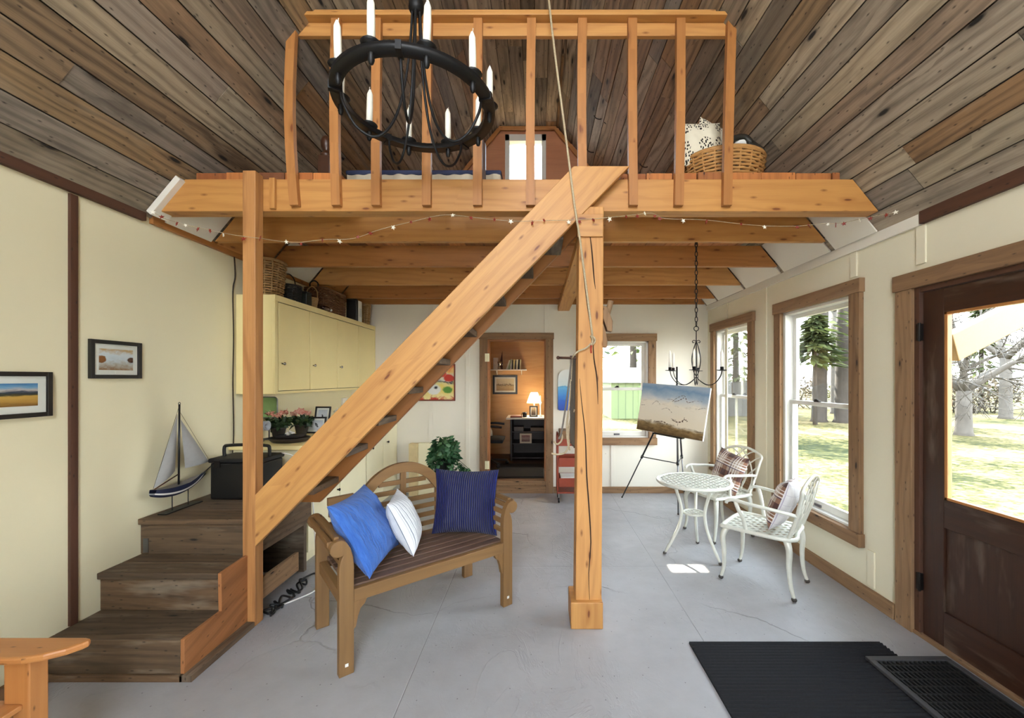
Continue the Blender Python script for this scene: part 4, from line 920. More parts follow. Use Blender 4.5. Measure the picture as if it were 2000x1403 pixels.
part(MB().tube([pt(2*PI*i/60, .121, 2.507) for i in range(60)], .009, 6, True), 'rim', M['wicker_dark'], t)
part(MB().box(-2.445,-2.235,4.31,4.75,ZC+.002,ZC+.008), 'bottom', M['wicker_dark'], t)
part(MB().tube(spline([V(p) for p in ((-2.38,4.29,2.49),(-2.38,4.285,2.55),(-2.34,4.285,2.575),(-2.30,4.285,2.55),(-2.30,4.29,2.49))], 5), .007, 6), 'handle', M['wicker_black'], t)
basket('tan round basket at the far end of the cream wall cabinet', -2.275, 5.36, ZC, 2.515, .065, .082, 14, 13, M['wicker'], rad=.0065, amp=.005)
t = thing('tea_tin', 'dark tin with white flower decoration on the cream wall cabinet', 'tin', (-2.265, 3.975, ZC))
part(MB().box(-2.315,-2.215,3.93,4.02,ZC,ZC+.115), 'body', art('tin_print', [(0,(30,34,28)),(.5,(60,66,50)),(.6,(40,40,34)),(.75,(210,210,196)),(.8,(50,56,42)),(1,(34,38,30))], (30,30), 1.0), t, .008)
part(MB().box(-2.318,-2.212,3.927,4.023,ZC+.116,ZC+.132), 'lid', M['black'], t, .005)
t = thing('bottle', 'dark brown bottle lying in front of the long brown basket', 'bottle', (-2.215, 4.30, ZC))
part(MB().lathe([(.001,0),(.022,.002),(.024,.01),(.024,.11),(.01,.14),(.009,.17),(.001,.171)], (-2.213, 4.20, ZC+.026), 14, Matrix.Rotation(-PI/2, 3, 'X')), 'body', plain('brown_glass', (48,22,14), .15), t)
part(MB().lathe([(.001,0),(.012,0),(.012,.02),(.001,.021)], (-2.213, 4.375, ZC+.026), 12, Matrix.Rotation(-PI/2, 3, 'X')), 'cap', M['white'], t, label='white cap')
t = thing('small_speaker', 'small black loudspeaker standing on the cream wall cabinet', 'speaker', (-2.27, 5.02, ZC))
part(MB().box(-2.335,-2.207,4.995,5.045,ZC,2.525), 'cabinet', M['black'], t, .008); part(MB().box(-2.322,-2.22,4.99,4.994,ZC+.03,2.50), 'grille', plain('speaker_cloth', (26,26,28), .9), t)
t = thing('ring_binder', 'white ring binder standing behind the small black loudspeaker', 'binder', (-2.27, 5.10, ZC))
part(MB().box(-2.34,-2.205,5.055,5.145,ZC,2.515), 'cover', M['white'], t, .006); part(MB().box(-2.204,-2.202,5.07,5.13,ZC+.06,2.42), 'spine_label', plain('pale_label', (214,216,220), .6), t)
# ------------------------------------------------------------------ on the counter
ZK = 1.001
def leafpile(mb, cen, rad, n, sz, flat=.7, m=0, seed=0, droop=0):
    rr = random.Random(seed); cen = V(cen)
    for i in range(n):
        d = V((rr.gauss(0,1), rr.gauss(0,1), rr.gauss(0,1)*flat)).normalized(); q = cen+V((d.x*rad[0], d.y*rad[1], d.z*rad[2]))*rr.uniform(.55, 1)
        a = V((rr.gauss(0,1), rr.gauss(0,1), rr.gauss(0,.6)-droop)).normalized(); b = a.cross(d); b = b.normalized() if b.length > .1 else a.orthogonal().normalized()
        s_ = sz*rr.uniform(.6, 1.2); c = a.cross(b)*.18*s_; k = len(mb.v)
        mb.v += [q, q+a*s_*.35+b*s_*.42+c, q+a*s_*.75+b*s_*.22, q+a*s_*1.1-c, q+a*s_*.75-b*s_*.22, q+a*s_*.35-b*s_*.42+c]
        r_ = rr.random(); mb.face([k,k+1,k+2,k+3], None, r_, m, True); mb.face([k,k+3,k+4,k+5], None, r_, m, True)
def leafmat(name, cs, rough=.45, tr=.25):
    t_ = NT(name); col = t_.ramp(t_.rnd(), [(i/(len(cs)-1), c) for i, c in enumerate(cs)]); t_.fin(col, rough)
    if tr:
        tl = t_.n('BsdfTranslucent'); t_.t.links.new(col, tl.inputs[0]); mx = t_.n('MixShader'); mx.inputs[0].default_value = tr
        t_.t.links.new(t_.b.outputs[0], mx.inputs[1]); t_.t.links.new(tl.outputs[0], mx.inputs[2]); t_.t.links.new(mx.outputs[0], t_.out.inputs[0])
    return t_.mat
M['leaf_dark'] = leafmat('dark_leaves', [(24,44,22),(44,70,32),(34,58,30),(60,86,44)]); M['petal'] = leafmat('pink_petals', [(226,150,136),(240,186,170),(214,128,110),(246,206,190)], .6)
for i, (x, y, lb) in enumerate(((-2.364,3.74,'pink flowering plant in a dark pot on the counter, nearest the slim post'),(-2.30,3.99,'pink flowering plant in a dark pot in front of the bird picture'))):
    t = thing('flowering_plant', lb, 'plant', (x, y, ZK), 0, 'pink flowering plants')
    part(MB().lathe([(.001,0),(.042,0),(.058,.09),(.062,.09),(.062,.105),(.052,.105),(.05,.09),(.001,.088)], (x,y,ZK), 20), 'pot', plain('dark_grey_pot', (58,54,50), .6), t)
    f = MB(); leafpile(f, (x,y,ZK+.14), (.095,.095,.055), 120, .055, seed=3+i); part(f, 'foliage', M['leaf_dark'], t, kind='stuff')
    for k in range(5):
        a = 2*PI*k/5+i; f = MB(); r_ = .065 if k else 0; leafpile(f, (x+r_*math.cos(a), y+r_*math.sin(a), ZK+.215+.02*(k%2)), (.036,.036,.024), 60, .02, seed=20+5*i+k); part(f, 'flower_head', M['petal'], t)
t = thing('serving_tray', 'shallow dark oval tray on the counter beside the flower pots', 'tray', (-2.17, 3.60, ZK))
part(MB().lathe([(.001,.004),(.11,.004),(.14,.035),(.146,.038),(.148,.034),(.115,0),(.001,0)], (-2.17,3.58,ZK), 32, None, sx=1.15), 'dish', plain('dark_tray', (38,32,30), .35), t)
solo(MB().box(-2.27,-2.08,3.54,3.66,ZK+.036,ZK+.058), 'notebook', plain('dark_notebook', (30,28,30), .5), 'dark notebook lying across the oval tray', 'book', bevel=.003)
f = MB(); leafpile(f, (-2.17,3.59,ZK+.072), (.04,.03,.012), 26, .03, seed=9); solo(f, 'shell_heap', M['white'], 'little heap of white shells on the dark notebook', 'shells', kind='stuff')
birds = art('bird_print', [(0,(214,214,222)),(.5,(226,226,232)),(1,(200,202,212))], (5,5), .5, spots=[(.50,.60,.10,(60,60,66)),(.56,.48,.12,(110,110,118)),(.64,.34,.08,(70,70,76)),(.44,.70,.05,(50,50,54))])
def easelframe(label, x0, y, z0, w_, h_, am):
    return framed('picture', label, (x0, y, z0), (1,0,0), (0,.22,1), w_, h_, .016, .018, M['black_frame'], am, .014, group='bird pictures on the counter')
easelframe('black framed bird picture behind the flowers, nearer of the two', -2.33, 4.11, ZK, .20, .165, birds)
easelframe('black framed bird picture standing upright behind the other bird picture', -2.375, 4.34, ZK, .165, .255, birds)
t = thing('desk_lamp', 'grey desk lamp with drum head half behind the slim post', 'lamp', (-2.44, 3.55, ZK))
part(MB().lathe([(.001,0),(.06,0),(.06,.015),(.001,.02)], (-2.45,3.56,ZK), 20), 'base', M['steel'], t); part(MB().tube([(-2.45,3.56,ZK+.015),(-2.45,3.56,ZK+.17)], .007, 8), 'stem', M['steel'], t)
part(MB().lathe([(.034,-.06),(.042,.05),(.044,.055),(.038,.055),(.001,.03),(.001,-.06)], (-2.40,3.56,ZK+.14), 20, Matrix.Rotation(PI/2,3,'Y')), 'lamp_head', plain('grey_lamp', (164,168,174), .4), t)
t = thing('table_mirror', 'small round-cornered stand mirror with green face beside the slim post', 'mirror', (-2.43, 3.72, ZK))
f = MB(); rr_ = [(-2.43+sx*.05+.028*math.cos(a), ZK+.29+sz*.065+.028*math.sin(a)) for sx, sz, a0 in ((1,1,0),(-1,1,PI/2),(-1,-1,PI),(1,-1,1.5*PI)) for a in [a0+PI/2*i/5 for i in range(6)]]
part(MB().prism([(x,3.70,z) for x, z in rr_], (0,.012,0)), 'glass_face', plain('green_face', (120,152,92), .35), t); part(MB().tube([V((x,3.70,z)) for x, z in rr_], .005, 6, True), 'rim', M['steel'], t)
part(MB().tube([(-2.43,3.708,ZK+.20),(-2.43,3.708,ZK+.01)], .006, 8), 'stem', M['steel'], t); part(MB().lathe([(.001,0),(.05,0),(.05,.01),(.001,.014)], (-2.43,3.708,ZK), 20), 'base', M['steel'], t)
t = thing('ornament_jar', 'dark ornamental jar holding white blossoms on the counter by the stairs', 'jar', (-2.22, 4.58, ZK))
part(MB().lathe([(.001,0),(.05,0),(.075,.05),(.07,.11),(.04,.14),(.045,.155),(.001,.15)], (-2.22,4.58,ZK), 20), 'body', M['black'], t)
f = MB(); leafpile(f, (-2.22,4.58,ZK+.19), (.06,.06,.03), 60, .03, seed=31); part(f, 'blossoms', M['white'], t, kind='stuff')
t = thing('wall_switch', 'small white switch box on the wall under the far cabinet end', 'switch', (XL, 5.33, 1.22))
part(MB().box(XL+.001,XL+.03,5.27,5.39,1.21,1.30), 'plate', M['white'], t, .004); part(MB().box(XL+.03,XL+.036,5.32,5.34,1.24,1.27), 'toggle', M['cream2'], t, .002)
# ------------------------------------------------------------------ cables
solo(MB().tube(spline([V(p) for p in ((XL+.012,3.40,2.58),(XL+.012,3.41,2.40),(XL+.012,3.385,2.27),(XL+.014,3.39,1.9),(XL+.012,3.385,1.5),(XL+.014,3.39,1.1),(XL+.02,3.36,.70))], 5), .005, 6), 'cable', M['gap'], 'dark cable running down the left wall beside the wall cabinet', 'cable', 'loose cables')
solo(MB().tube(spline([V(p) for p in ((-2.0,3.20,.97),(-1.93,3.24,.94),(-1.86,3.28,.87),(-1.80,3.30,.80),(-1.72,3.30,.74))], 5), .004, 6), 'cable', M['white'], 'white cable drooping from the black case behind the slim post', 'cable', 'loose cables')
solo(MB().tube(spline([V(p) for p in ((-1.86,3.345,.75),(-1.83,3.34,.5),(-1.80,3.32,.2),(-1.75,3.25,.02),(-1.66,3.12,.008),(-1.62,2.98,.008),(-1.70,2.84,.008),(-1.76,2.78,.008))], 6), .005, 6), 'cable', M['white'], 'white cable looping over the floor behind the bench', 'cable', 'loose cables')
for i, lb in enumerate(('black cable tangled along the board under the stairs, longest of the tangle', 'short black cable coiled under the stairs nearest the slim post', 'black cable under the stairs nearest the cream base cabinet')):
    rr_ = random.Random(i+3); y0_, y1_ = ((2.68,3.12),(2.66,2.86),(2.9,3.2))[i]
    ps = [V((-1.775+.045*math.sin(2.1*k+i)+.02*rr_.random(), y0_+(y1_-y0_)*k/9+.05*math.sin(1.7*k), .010+.006*(k%3))) for k in range(10)]
    solo(MB().tube(spline(ps, 5), .007, 6), 'cable', M['black'], lb, 'cable', 'black cables under the stairs')
t = thing('panel_box', 'two pale cream panels standing against the wall left of the potted ivy', 'panel', (-1.58, 5.42, 0))
part(MB().box(-1.70,-1.585,5.40,5.50,0,.69,'z'), 'narrow_panel', plain('pale_wood', (226,204,154), .6), t, .003); part(MB().box(-1.582,-1.40,5.43,5.51,0,.695,'z'), 'wide_panel', M['cream2'], t, .003)
# ================================================================== POTTED IVY on a stand
px_, py_ = -1.10, 4.80
t = thing('potted_ivy', 'trailing green ivy plant on a thin black stand beside the inner doorway', 'plant', (px_, py_, 0))
part(MB().lathe([(.001,.46),(.06,.46),(.085,.60),(.09,.60),(.09,.615),(.075,.615),(.001,.59)], (px_,py_,0), 20), 'pot', M['black'], t)
f = MB(); leafpile(f, (px_,py_,.70), (.17,.16,.20), 420, .07, seed=5, droop=.5); leafpile(f, (px_-.13,py_-.03,.52), (.05,.06,.16), 60, .055, seed=6, droop=.8); leafpile(f, (px_+.10,py_-.05,.46), (.05,.05,.20), 90, .055, seed=7, droop=.8)
for k in range(14):
    q = k/13; leafpile(f, (px_+.16+.14*q, py_-.03, .62-.11*q-.06*math.sin(3*q)), (.02,.02,.02), 4, .05, seed=40+k, droop=.6)
part(f, 'foliage', leafmat('ivy_leaves', [(24,62,36),(40,92,50),(70,120,74),(30,76,44),(96,140,96)]), t, kind='stuff')
part(MB().tube(spline([V((px_+x, py_-.03, z)) for x, z in ((.05,.64),(.16,.62),(.23,.56),(.30,.50))], 4), .003, 5), 'trailing_stem', M['leaf_dark'], t)
part(MB().lathe([(.105,.44),(.115,.44),(.115,.455),(.105,.455),(.105,.44)], (px_,py_,0), 24), 'stand_ring', M['black_iron'], t)
for k in range(3):
    a = 2*PI*k/3+.5; c, s_ = math.cos(a), math.sin(a)
    part(MB().tube(spline([V((px_+c*r, py_+s_*r, z)) for r, z in ((.105,.47),(.10,.35),(.085,.2),(.12,.06),(.15,.008))], 4), .007, 6), 'stand_leg', M['black_iron'], t)
# ------------------------------------------------------------------ back wall pictures
t = framed('picture', 'red framed bright abstract painting half hidden behind the stairs', (-1.76, YB-.003, 1.25), (1,0,0), (0,0,1), .645, .50, .018, 0, plain('red_brown_frame', (122,52,28), .5),
       art('abstract_print', [(0,(196,60,40)),(.08,(240,226,160)),(.3,(236,214,110)),(.45,(228,216,150)),(.55,(46,50,60)),(.62,(214,214,206)),(.8,(240,200,120)),(1,(232,120,60))], (4,4), .8, .4, [(.88,.62,.13,(206,52,34)),(.86,.28,.12,(84,140,44)),(.55,.3,.16,(232,232,226)),(.6,.35,.06,(30,30,40)),(.72,.75,.12,(214,60,40)),(.35,.6,.15,(240,200,70))]), glass=False)
f = MB(); x0, x1, z0, z1 = .275, .60, 1.12, 1.675; q = []
for cx, cz, a0, r_ in ((x1-.12,z1-.12,0,.12),(x0+.12,z1-.12,PI/2,.12),(x0+.03,z0+.03,PI,.03),(x1-.03,z0+.03,1.5*PI,.03)): q += [(cx+r_*math.cos(a0+PI/2*i/6), cz+r_*math.sin(a0+PI/2*i/6)) for i in range(7)]
f.prism([(x, YB-.022, z) for x, z in q], (0,.018,0), (1,0,0))
t_ = NT('lake_painting'); pz = t_.xyz(t_.pos())[2]; nn_ = t_.noise(t_.scale(t_.pos(), (9,9,22)), 1, 5)
hh = t_.math('ADD', t_.math('DIVIDE', t_.math('SUBTRACT', pz, z0), z1-z0), t_.math('MULTIPLY', t_.math('SUBTRACT', nn_, .5), .16))
t_.fin(t_.ramp(hh, [(0,(20,70,170)),(.2,(26,92,196)),(.38,(60,140,214)),(.55,(96,176,222)),(.585,(84,160,206)),(.60,(206,222,222)),(.8,(226,230,226)),(1,(236,236,230))]), .4)
solo(f, 'painted_panel', t_.mat, 'round topped painting of blue lake water under pale sky beside the thick post', 'painting', bevel=.002)
# ================================================================== RED TROLLEY
t = thing('utility_cart', 'rust red three tier utility cart on casters behind the thick post', 'cart', (.425, 5.22, 0)); red = plain('rust_red_steel', (150,62,38), .45, .1)
def traybox(x0,x1,y0,y1,z0,z1,m):
    f = MB(); w_ = .006; f.box(x0,x1,y0,y1,z0,z0+.006); f.box(x0,x1,y0,y0+w_,z0,z1); f.box(x0,x1,y1-w_,y1,z0,z1); f.box(x0,x0+w_,y0,y1,z0,z1); f.box(x1-w_,x1,y0,y1,z0,z1); return f
for z0, z1 in ((.715,.80),(.455,.565),(.205,.315)): part(traybox(.262,.59,5.08,5.38,z0,z1,red), 'tray', red, t, .004)
for x in (.252, .60):
    for y in (5.13, 5.33): part(MB().box(x-.011,x+.011,y-.012,y+.012,.10,.82,'z'), 'post', red, t, .003)
part(MB().tube(spline([V(p) for p in ((.252,5.13,.81),(.252,5.15,.86),(.252,5.31,.86),(.252,5.33,.81))], 4), .009, 8), 'handle', red, t)
part(MB().box(.255,.597,5.10,5.36,.118,.135), 'base_frame', red, t, .003)
for x in (.265, .585):
    for y in (5.11, 5.35):
        c = part(MB().box(x-.012,x+.012,y-.018,y+.018,.055,.118), 'caster', M['steel'], t, .002)
        part(MB().lathe([(.001,-.011),(.032,-.011),(.036,-.006),(.036,.006),(.032,.011),(.001,.011)], (x,y,.0365), 18, Matrix.Rotation(PI/2,3,'Y')), 'wheel', M['black'], c)
solo(MB().box(.275,.58,5.10,5.36,.723,.90,'x'), 'wooden_crate', M['trim'], 'weathered wooden crate in the top tray of the red cart', 'crate', bevel=.004)
solo(MB().box(.29,.56,5.10,5.33,.30,.322), 'papers', M['white'], 'white papers lying in the bottom tray of the red cart', 'papers', bevel=.001)
solo(MB().ball((.34,5.16,.505), .045), 'yarn_ball', M['white'], 'white ball lying in the middle tray of the red cart', 'ball')
# ================================================================== ROPES ON THE THICK POST
M['rope'] = plain('tan_rope', (196,178,146), .9, var=.25, sc=120, bump=.5); M['rope_red'] = plain('red_rope', (178,60,44), .9, var=.2, sc=120)
def ropepts(px, Y, n=5): return [P(q.x, q.y, q.z) for q in spline([V((a, b, c)) for a, b, c in px], n)]
t = thing('hanging_rope', 'long thin rope hanging from the roof and tied round the thick post', 'rope', (.3, 2.54, 1.9))
r_ = [V((-.075,2.52,4.965))]+ropepts([(1070,-20,2.53),(1082,90,2.535),(1108,290,2.54),(1122,400,2.535),(1133,470,2.54),(1146,570,2.548),(1157,655,2.55)], 0)
part(MB().tube(r_, .007, 7), 'main_strand', M['rope'], t)
k_ = P(1157,662,2.55)
part(MB().tube([k_+V((.016*math.cos(3*a)*math.cos(a), .008*math.sin(5*a), .028*math.sin(2*a)-.01)) for a in [2*PI*i/40 for i in range(40)]], .006, 6, True), 'knot', M['rope'], t)
part(MB().tube(ropepts([(1157,668,2.55),(1145,680,2.55),(1130,686,2.551),(1121,694,2.56),(1118,700,2.66),(1117,700,2.735)], 2.55, 4), .006, 6), 'wrap', M['rope'], t)
part(MB().tube(ropepts([(1156,668,2.548),(1154,682,2.545),(1155,690,2.545)], 2.55, 4), .005, 6), 'tail', M['rope_red'], t, label='frayed red rope end')
t = thing('wall_peg', 'dark iron peg sticking out of the left side of the thick post', 'peg', (.19, 2.74, 1.69))
part(MB().tube([P(1091,699,2.735), P(1128,700,2.66)], .008, 8), 'shaft', M['trim_dark'], t); part(MB().ball(P(1090,699,2.735), .012), 'tip', M['trim_dark'], t)
t = thing('rope_bundle', 'bundle of dark net and pale ropes hanging from the peg on the thick post', 'rope', (.2, 2.76, 1.0))
for i, px in enumerate(([(1116,700),(1112,740),(1104,800),(1096,848),(1091,858)], [(1117,700),(1114,760),(1108,830),(1111,868),(1104,884),(1090,888),(1077,886)], [(1112,790),(1107,830),(1109,864),(1113,880)], [(1091,856),(1098,850),(1096,862),(1088,868),(1082,862)], [(1122,800),(1114,820),(1110,850),(1112,870)])):
    part(MB().tube(ropepts([(a, b, 2.745+.004*i) for a, b in px], 0), .0065, 6), 'strand', M['rope'] if i else plain('grey_rope', (120,112,104), .9), t)
for k in range(5):
    u = 1115+k*2.4; f = MB().tube(ropepts([(u, 695, 2.75), (u+1.5*math.sin(k), 760, 2.75+.01*k), (u-1+math.cos(k), 830, 2.755), (u, 866+3*k, 2.76)], 0), .007, 6)
    part(f, 'net_strand', plain('dark_net', (84,76,66), .9, bump=.5) if k == 0 else bpy.data.materials['dark_net'], t)
t = thing('wooden_clamp', 'old wooden clamp with a round handle on the right side of the thick post', 'clamp', (.45, 2.66, 1.9)); cl = M['trim']
part(MB().tube([P(1193,588,2.64), P(1186,616,2.64)], .018, 12), 'handle', cl, t)
part(MB().prism([P(1177,596,2.62),P(1186,600,2.62),P(1197,628,2.62),P(1196,648,2.62),P(1186,646,2.62),P(1178,622,2.62)], (0,.06,0), (0,0,1)), 'jaw', cl, t, .004)
part(MB().prism([P(1176,636,2.62),P(1180,636,2.62),P(1187,664,2.62),P(1186,679,2.62),P(1177,678,2.62)], (0,.05,0), (0,0,1)), 'jaw', cl, t, .004)
part(MB().tube([P(1172,606,2.65), P(1184,606,2.65)], .009, 8), 'screw', cl, t)
# ================================================================== STAR GARLAND
t = thing('star_garland', 'string of small white and rust red stars draped along the loft beam', 'garland', (0, 2.54, 2.5))
gp = [(295,412),(325,428),(365,440),(400,447),(450,458),(510,466),(575,474),(632,468),(690,466),(740,449),(805,433),(868,420),(935,426),(1000,432),(1050,431),(1110,430),(1150,428),(1200,424),(1245,419),(1275,417),(1300,427),(1380,430),(1470,440),(1553,442),(1605,437),(1640,436),(1680,428),(1720,420),(1757,414)]
gy = 2.538
gs = spline([P(u, v, gy) for u, v in gp], 4)
part(MB().tube(gs, .0016, 4), 'string', M['rope'], t)
sw, sr = plain('white_star', (240,234,216), .5), plain('rust_star', (140,44,30), .5)
for i in range(46):
    p = gs[min(len(gs)-1, int((i+.5)/46*len(gs)))]+V((R.uniform(-.01,.01), -.006, -R.uniform(.0,.016)))
    s_ = R.uniform(.012,.018); a0 = R.random()*6; tz = Matrix.Rotation(R.uniform(-.9,.9), 3, 'Z') @ Matrix.Rotation(R.uniform(-.4,.4), 3, 'X')
    pts = [p+tz @ V(((s_ if k%2 == 0 else s_*.42)*math.cos(a0+PI*k/5), 0, (s_ if k%2 == 0 else s_*.42)*math.sin(a0+PI*k/5))) for k in range(10)]
    part(MB().prism(pts, tz @ V((0,.003,0))), 'star', sw if i%3 == 0 else sr, t, label='white star' if i%3 == 0 else 'rust red star')
# ================================================================== LOFT THINGS
t = thing('loft_bed', 'low loft bed with navy cover edge and pale skirt behind the railing', 'bed', (-.85, 3.6, 2.893)); ZB = 2.887
part(MB().box(-1.44,-.27,3.06,4.5,3.08,3.115), 'mattress', plain('navy_cover', (54,62,92), .9), t, .015)
f = MB(); f.grid(lambda u, v: V((-1.43+1.15*u, 3.072+.005*math.sin(u*70)+.004*math.sin(u*31), ZB+.002+v*.195)), 80, 3); f.grid(lambda u, v: V((-.285+.01*math.sin(u*50), 3.07+1.4*u, ZB+.002+v*.195)), 50, 3)
part(f, 'bed_skirt', fabric('pale_skirt_cloth', (206,194,170)), t)
dkp = plain('dark_turned_wood', (70,42,26), .4)
def turned(x, y, z0, z1, r0):
    h = z1-z0; f = MB(); f.box(x-r0,x+r0,y-r0,y+r0,z0,z0+h*.62,'z'); f.lathe([(r0*.9,h*.62),(r0*1.05,h*.66),(r0*.6,h*.71),(r0*.5,h*.74),(r0*.85,h*.79),(r0*.95,h*.88),(r0*.7,h*.96),(.001,h)], (x,y,z0), 16); return f
part(turned(-1.535,2.98,ZB,3.32,.042), 'bedpost', dkp, t, .003); part(turned(-.405,3.04,ZB,3.54,.02), 'bedpost', dkp, t, .002)
t = basket('big oval wicker basket full of cushions at the right end of the loft', 1.36, 2.99, 2.897, 3.135, .20, .275, 11, 20, M['wicker_honey'], ry=.75, rad=.010, amp=.006, bulge=.02)
toile = art('sprig_toile', [(0,(222,212,186)),(1,(236,228,204))], (4,4), .4, .85)
def toilemat():
    t_ = NT('sprig_cloth'); uv = t_.uv(); v_ = t_.vor(t_.scale(uv, (22,13,1)), 1, 'F1', .9, '2D'); b = t_.vor(t_.scale(uv, (2.6,2.6,1)), 1, 'F1', .5, '2D')
    mk = t_.math('MULTIPLY', t_.math('LESS_THAN', v_, .33), t_.math('LESS_THAN', b, .42)); return t_.fin(t_.mix(mk, rgb(232,224,200), rgb(52,46,40)), .85, 0, .2)
M['toile'] = toilemat()
pillow('pillow', M['toile'], (1.19,2.98,3.255), (1,.1,.08), (-.06,.12,1), .34, .34, .12, 'cream cushion with dark leaf sprigs, front one in the loft basket', 'cushions in the loft basket', 8)
pillow('pillow', M['toile'], (1.31,3.10,3.34), (.9,.2,-.32), (.22,.1,1), .28, .30, .10, 'cream cushion with dark leaf sprigs, behind the other in the loft basket', 'cushions in the loft basket', 9)
t = thing('dark_bag', 'dark strapped bag lying over the right side of the loft basket', 'bag', (1.52, 2.98, 3.2)); db = plain('dark_leather', (40,36,28), .5)
part(MB().tube(spline([P(u, v, 2.93) for u, v in ((1428,278),(1436,270),(1455,269),(1467,281))], 5), [.022]*16, 8), 'strap', db, t)
part(MB().hexa([P(1462,276,2.90),P(1496,296,2.90),P(1492,304,2.90),P(1464,290,2.90),P(1466,270,3.02),P(1494,290,3.02),P(1492,300,3.02),P(1466,284,3.02)]), 'body', db, t, .008)
f = MB().ball(P(1446,282,2.97), .06, .05, .03); solo(f, 'folded_cloth', M['white'], 'white folded cloth tucked in the loft basket under the dark bag', 'cloth')
for i, (u, v) in enumerate(((1172,232),(1158,297),(1262,326))):
    x = (u-U0)/F; # meet the right slope
    Y = (ZR+SL*XR-HC)/((V0-v)/F+SL*x)-.05; p = P(u, v, Y); k = Y/F
    f = MB().tube(spline([p+V((a*k, 0, b*k)) for a, b in ((-12,6),(-8,1),(0,-1),(8,3),(14,2),(18,-5),(13,-10),(8,-7))], 4), .005, 6)
    solo(f, 'roof_hook', M['dark_metal'], ('bent iron hook high on the right roof slope beside the loft window', 'bent iron hook under the upper hook on the right roof slope', 'bent iron hook low on the right slope above the loft boards')[i], 'hook', 'iron hooks on the right roof slope')
# ================================================================== MATS BY THE DOOR
f = MB(); mx0, mx1, my0, my1 = .885, 2.0, 1.35, 2.395
f.grid(lambda u, v: V((mx0+(mx1-mx0)*u, my0+(my1-my0)*v, .0125+.0035*math.sin(v*2*PI*44))), 6, 44*8)
f.box(mx0,mx1,my0,my1,.001,.0085)
solo(f, 'door_mat', plain('charcoal_ribbed_mat', (15,15,20), .9, var=.3, sc=90, bump=.6), 'black ribbed mat lying on the grey floor in front of the door', 'mat')
t = thing('boot_grate', 'black slotted rubber boot grate overlapping the ribbed mat by the door', 'mat', (2.0, 1.87, .017))
gx0, gx1, gy0, gy1 = 1.79, 2.235, 1.40, 2.24; z0, z1 = .0165, .034; f = MB()
for q in ((gx0,gx1,gy1-.035,gy1),(gx0,gx1,gy0,gy0+.035),(gx0,gx0+.03,gy0+.035,gy1-.035),(gx1-.03,gx1,gy0+.035,gy1-.035)): f.box(*q, z0, z1)
part(f, 'border', plain('grey_rubber', (64,64,66), .55), t, .003)
f = MB(); x = gx0+.042
while x < gx1-.035: f.box(x, x+.009, gy0+.035, gy1-.035, z0, z1-.004); x += .024
y = gy0+.07
while y < gy1-.05: f.box(gx0+.03, gx1-.03, y, y+.012, z0, z1-.007); y += .05
part(f, 'slotted_centre', plain('black_rubber', (24,24,25), .6), t); part(MB().box(gx0+.01,gx1-.01,gy0+.01,gy1-.01,.0155,.018), 'base_sheet', M['black'], t)
# ================================================================== PINE ARMCHAIR (cut off by the left edge)
t = thing('pine_armchair', 'oiled pine armchair with broad flat arms, cut off at the lower left', 'armchair', (-2.05, 1.2, 0))
for yc, s_ in ((1.475, 1), (.86, -1)):
    yb, yf = yc-.06, yc+.06
    arm = [(-2.44,yb),(-1.84,yb),(-1.79,yb+.004*1),(-1.735,yb+.022),(-1.69,yb+.052),(-1.665,yb+.085),(-1.66,yf-.02),(-1.668,yf-.006),(-1.69,yf),(-2.44,yf)] if s_ > 0 else [(-2.44,yb),(-1.69,yb),(-1.66,yb+.02),(-1.665,yb+.04),(-1.69,yf-.05),(-1.735,yf-.022),(-1.84,yf),(-2.44,yf)]
    part(MB().prism([(x, y, .556) for x, y in arm], (0,0,.026), (1,0,0)), 'armrest', M['pine'], t, .008)
    part(MB().box(-1.885,-1.795,yc-.03,yc+.03,0,.555,'z'), 'front_leg', M['pine'], t, .005); part(MB().box(-2.40,-2.34,yc-.03,yc+.03,0,.555,'z'), 'rear_leg', M['pine'], t, .005)
    part(MB().box(-2.34,-1.885,yc-.015,yc+.015,.30,.38,'x'), 'side_rail', M['pine'], t, .004)
for k in range(5): part(MB().box(-1.90-.095*k,-1.815-.095*k,.89,1.445,.382-.012*k,.402-.012*k,'y'), 'seat_slat', M['pine'], t, .004)
for k in range(5): part(MB().hexa([(-2.335,.90+.108*k,.32),(-2.315,.90+.108*k,.32),(-2.315,1.0+.108*k,.32),(-2.335,1.0+.108*k,.32),(-2.47,.90+.108*k,.98),(-2.45,.90+.108*k,.98),(-2.45,1.0+.108*k,.98),(-2.47,1.0+.108*k,.98)],(0,0,1)), 'back_slat', M['pine'], t, .004)
# ================================================================== OFFICE BEHIND THE DOORWAY
ZO = .166
t = thing('writing_desk', 'dark desk with pale top and open shelves in the room behind', 'desk', (-.15, 7.1, ZO))
part(MB().box(-.53,.20,6.86,7.45,.865,.892), 'desk_top', plain('pale_desk_top', (214,206,194), .4), t, .004)
f = MB(); f.box(-.46,-.43,6.9,7.43,ZO,.864); f.box(.13,.16,6.9,7.43,ZO,.864); f.box(-.43,.13,7.38,7.41,ZO,.864); part(f, 'side_panel', M['desk_wood'], t, .003)
for z in (.20, .44, .64): part(MB().box(-.43,.13,6.92,7.38,z,z+.02), 'shelf', M['desk_wood'], t, .002)
framed('picture', 'small pale framed picture standing in the desk shelf', (-.30,6.90,.462), (1,0,0), (0,.05,1), .20, .165, .03, 0, plain('pale_frame', (196,178,150), .6), art('red_print', [(0,(90,40,30)),(.5,(150,120,104)),(1,(120,60,44))], (5,5), .8), .014, glass=False)
solo(MB().box(-.40,-.24,6.94,7.2,.661,.73), 'paper_stack', plain('grey_papers', (110,104,98), .8), 'grey paper stack on the upper desk shelf, left', 'papers', 'papers on the desk shelf', bevel=.003)
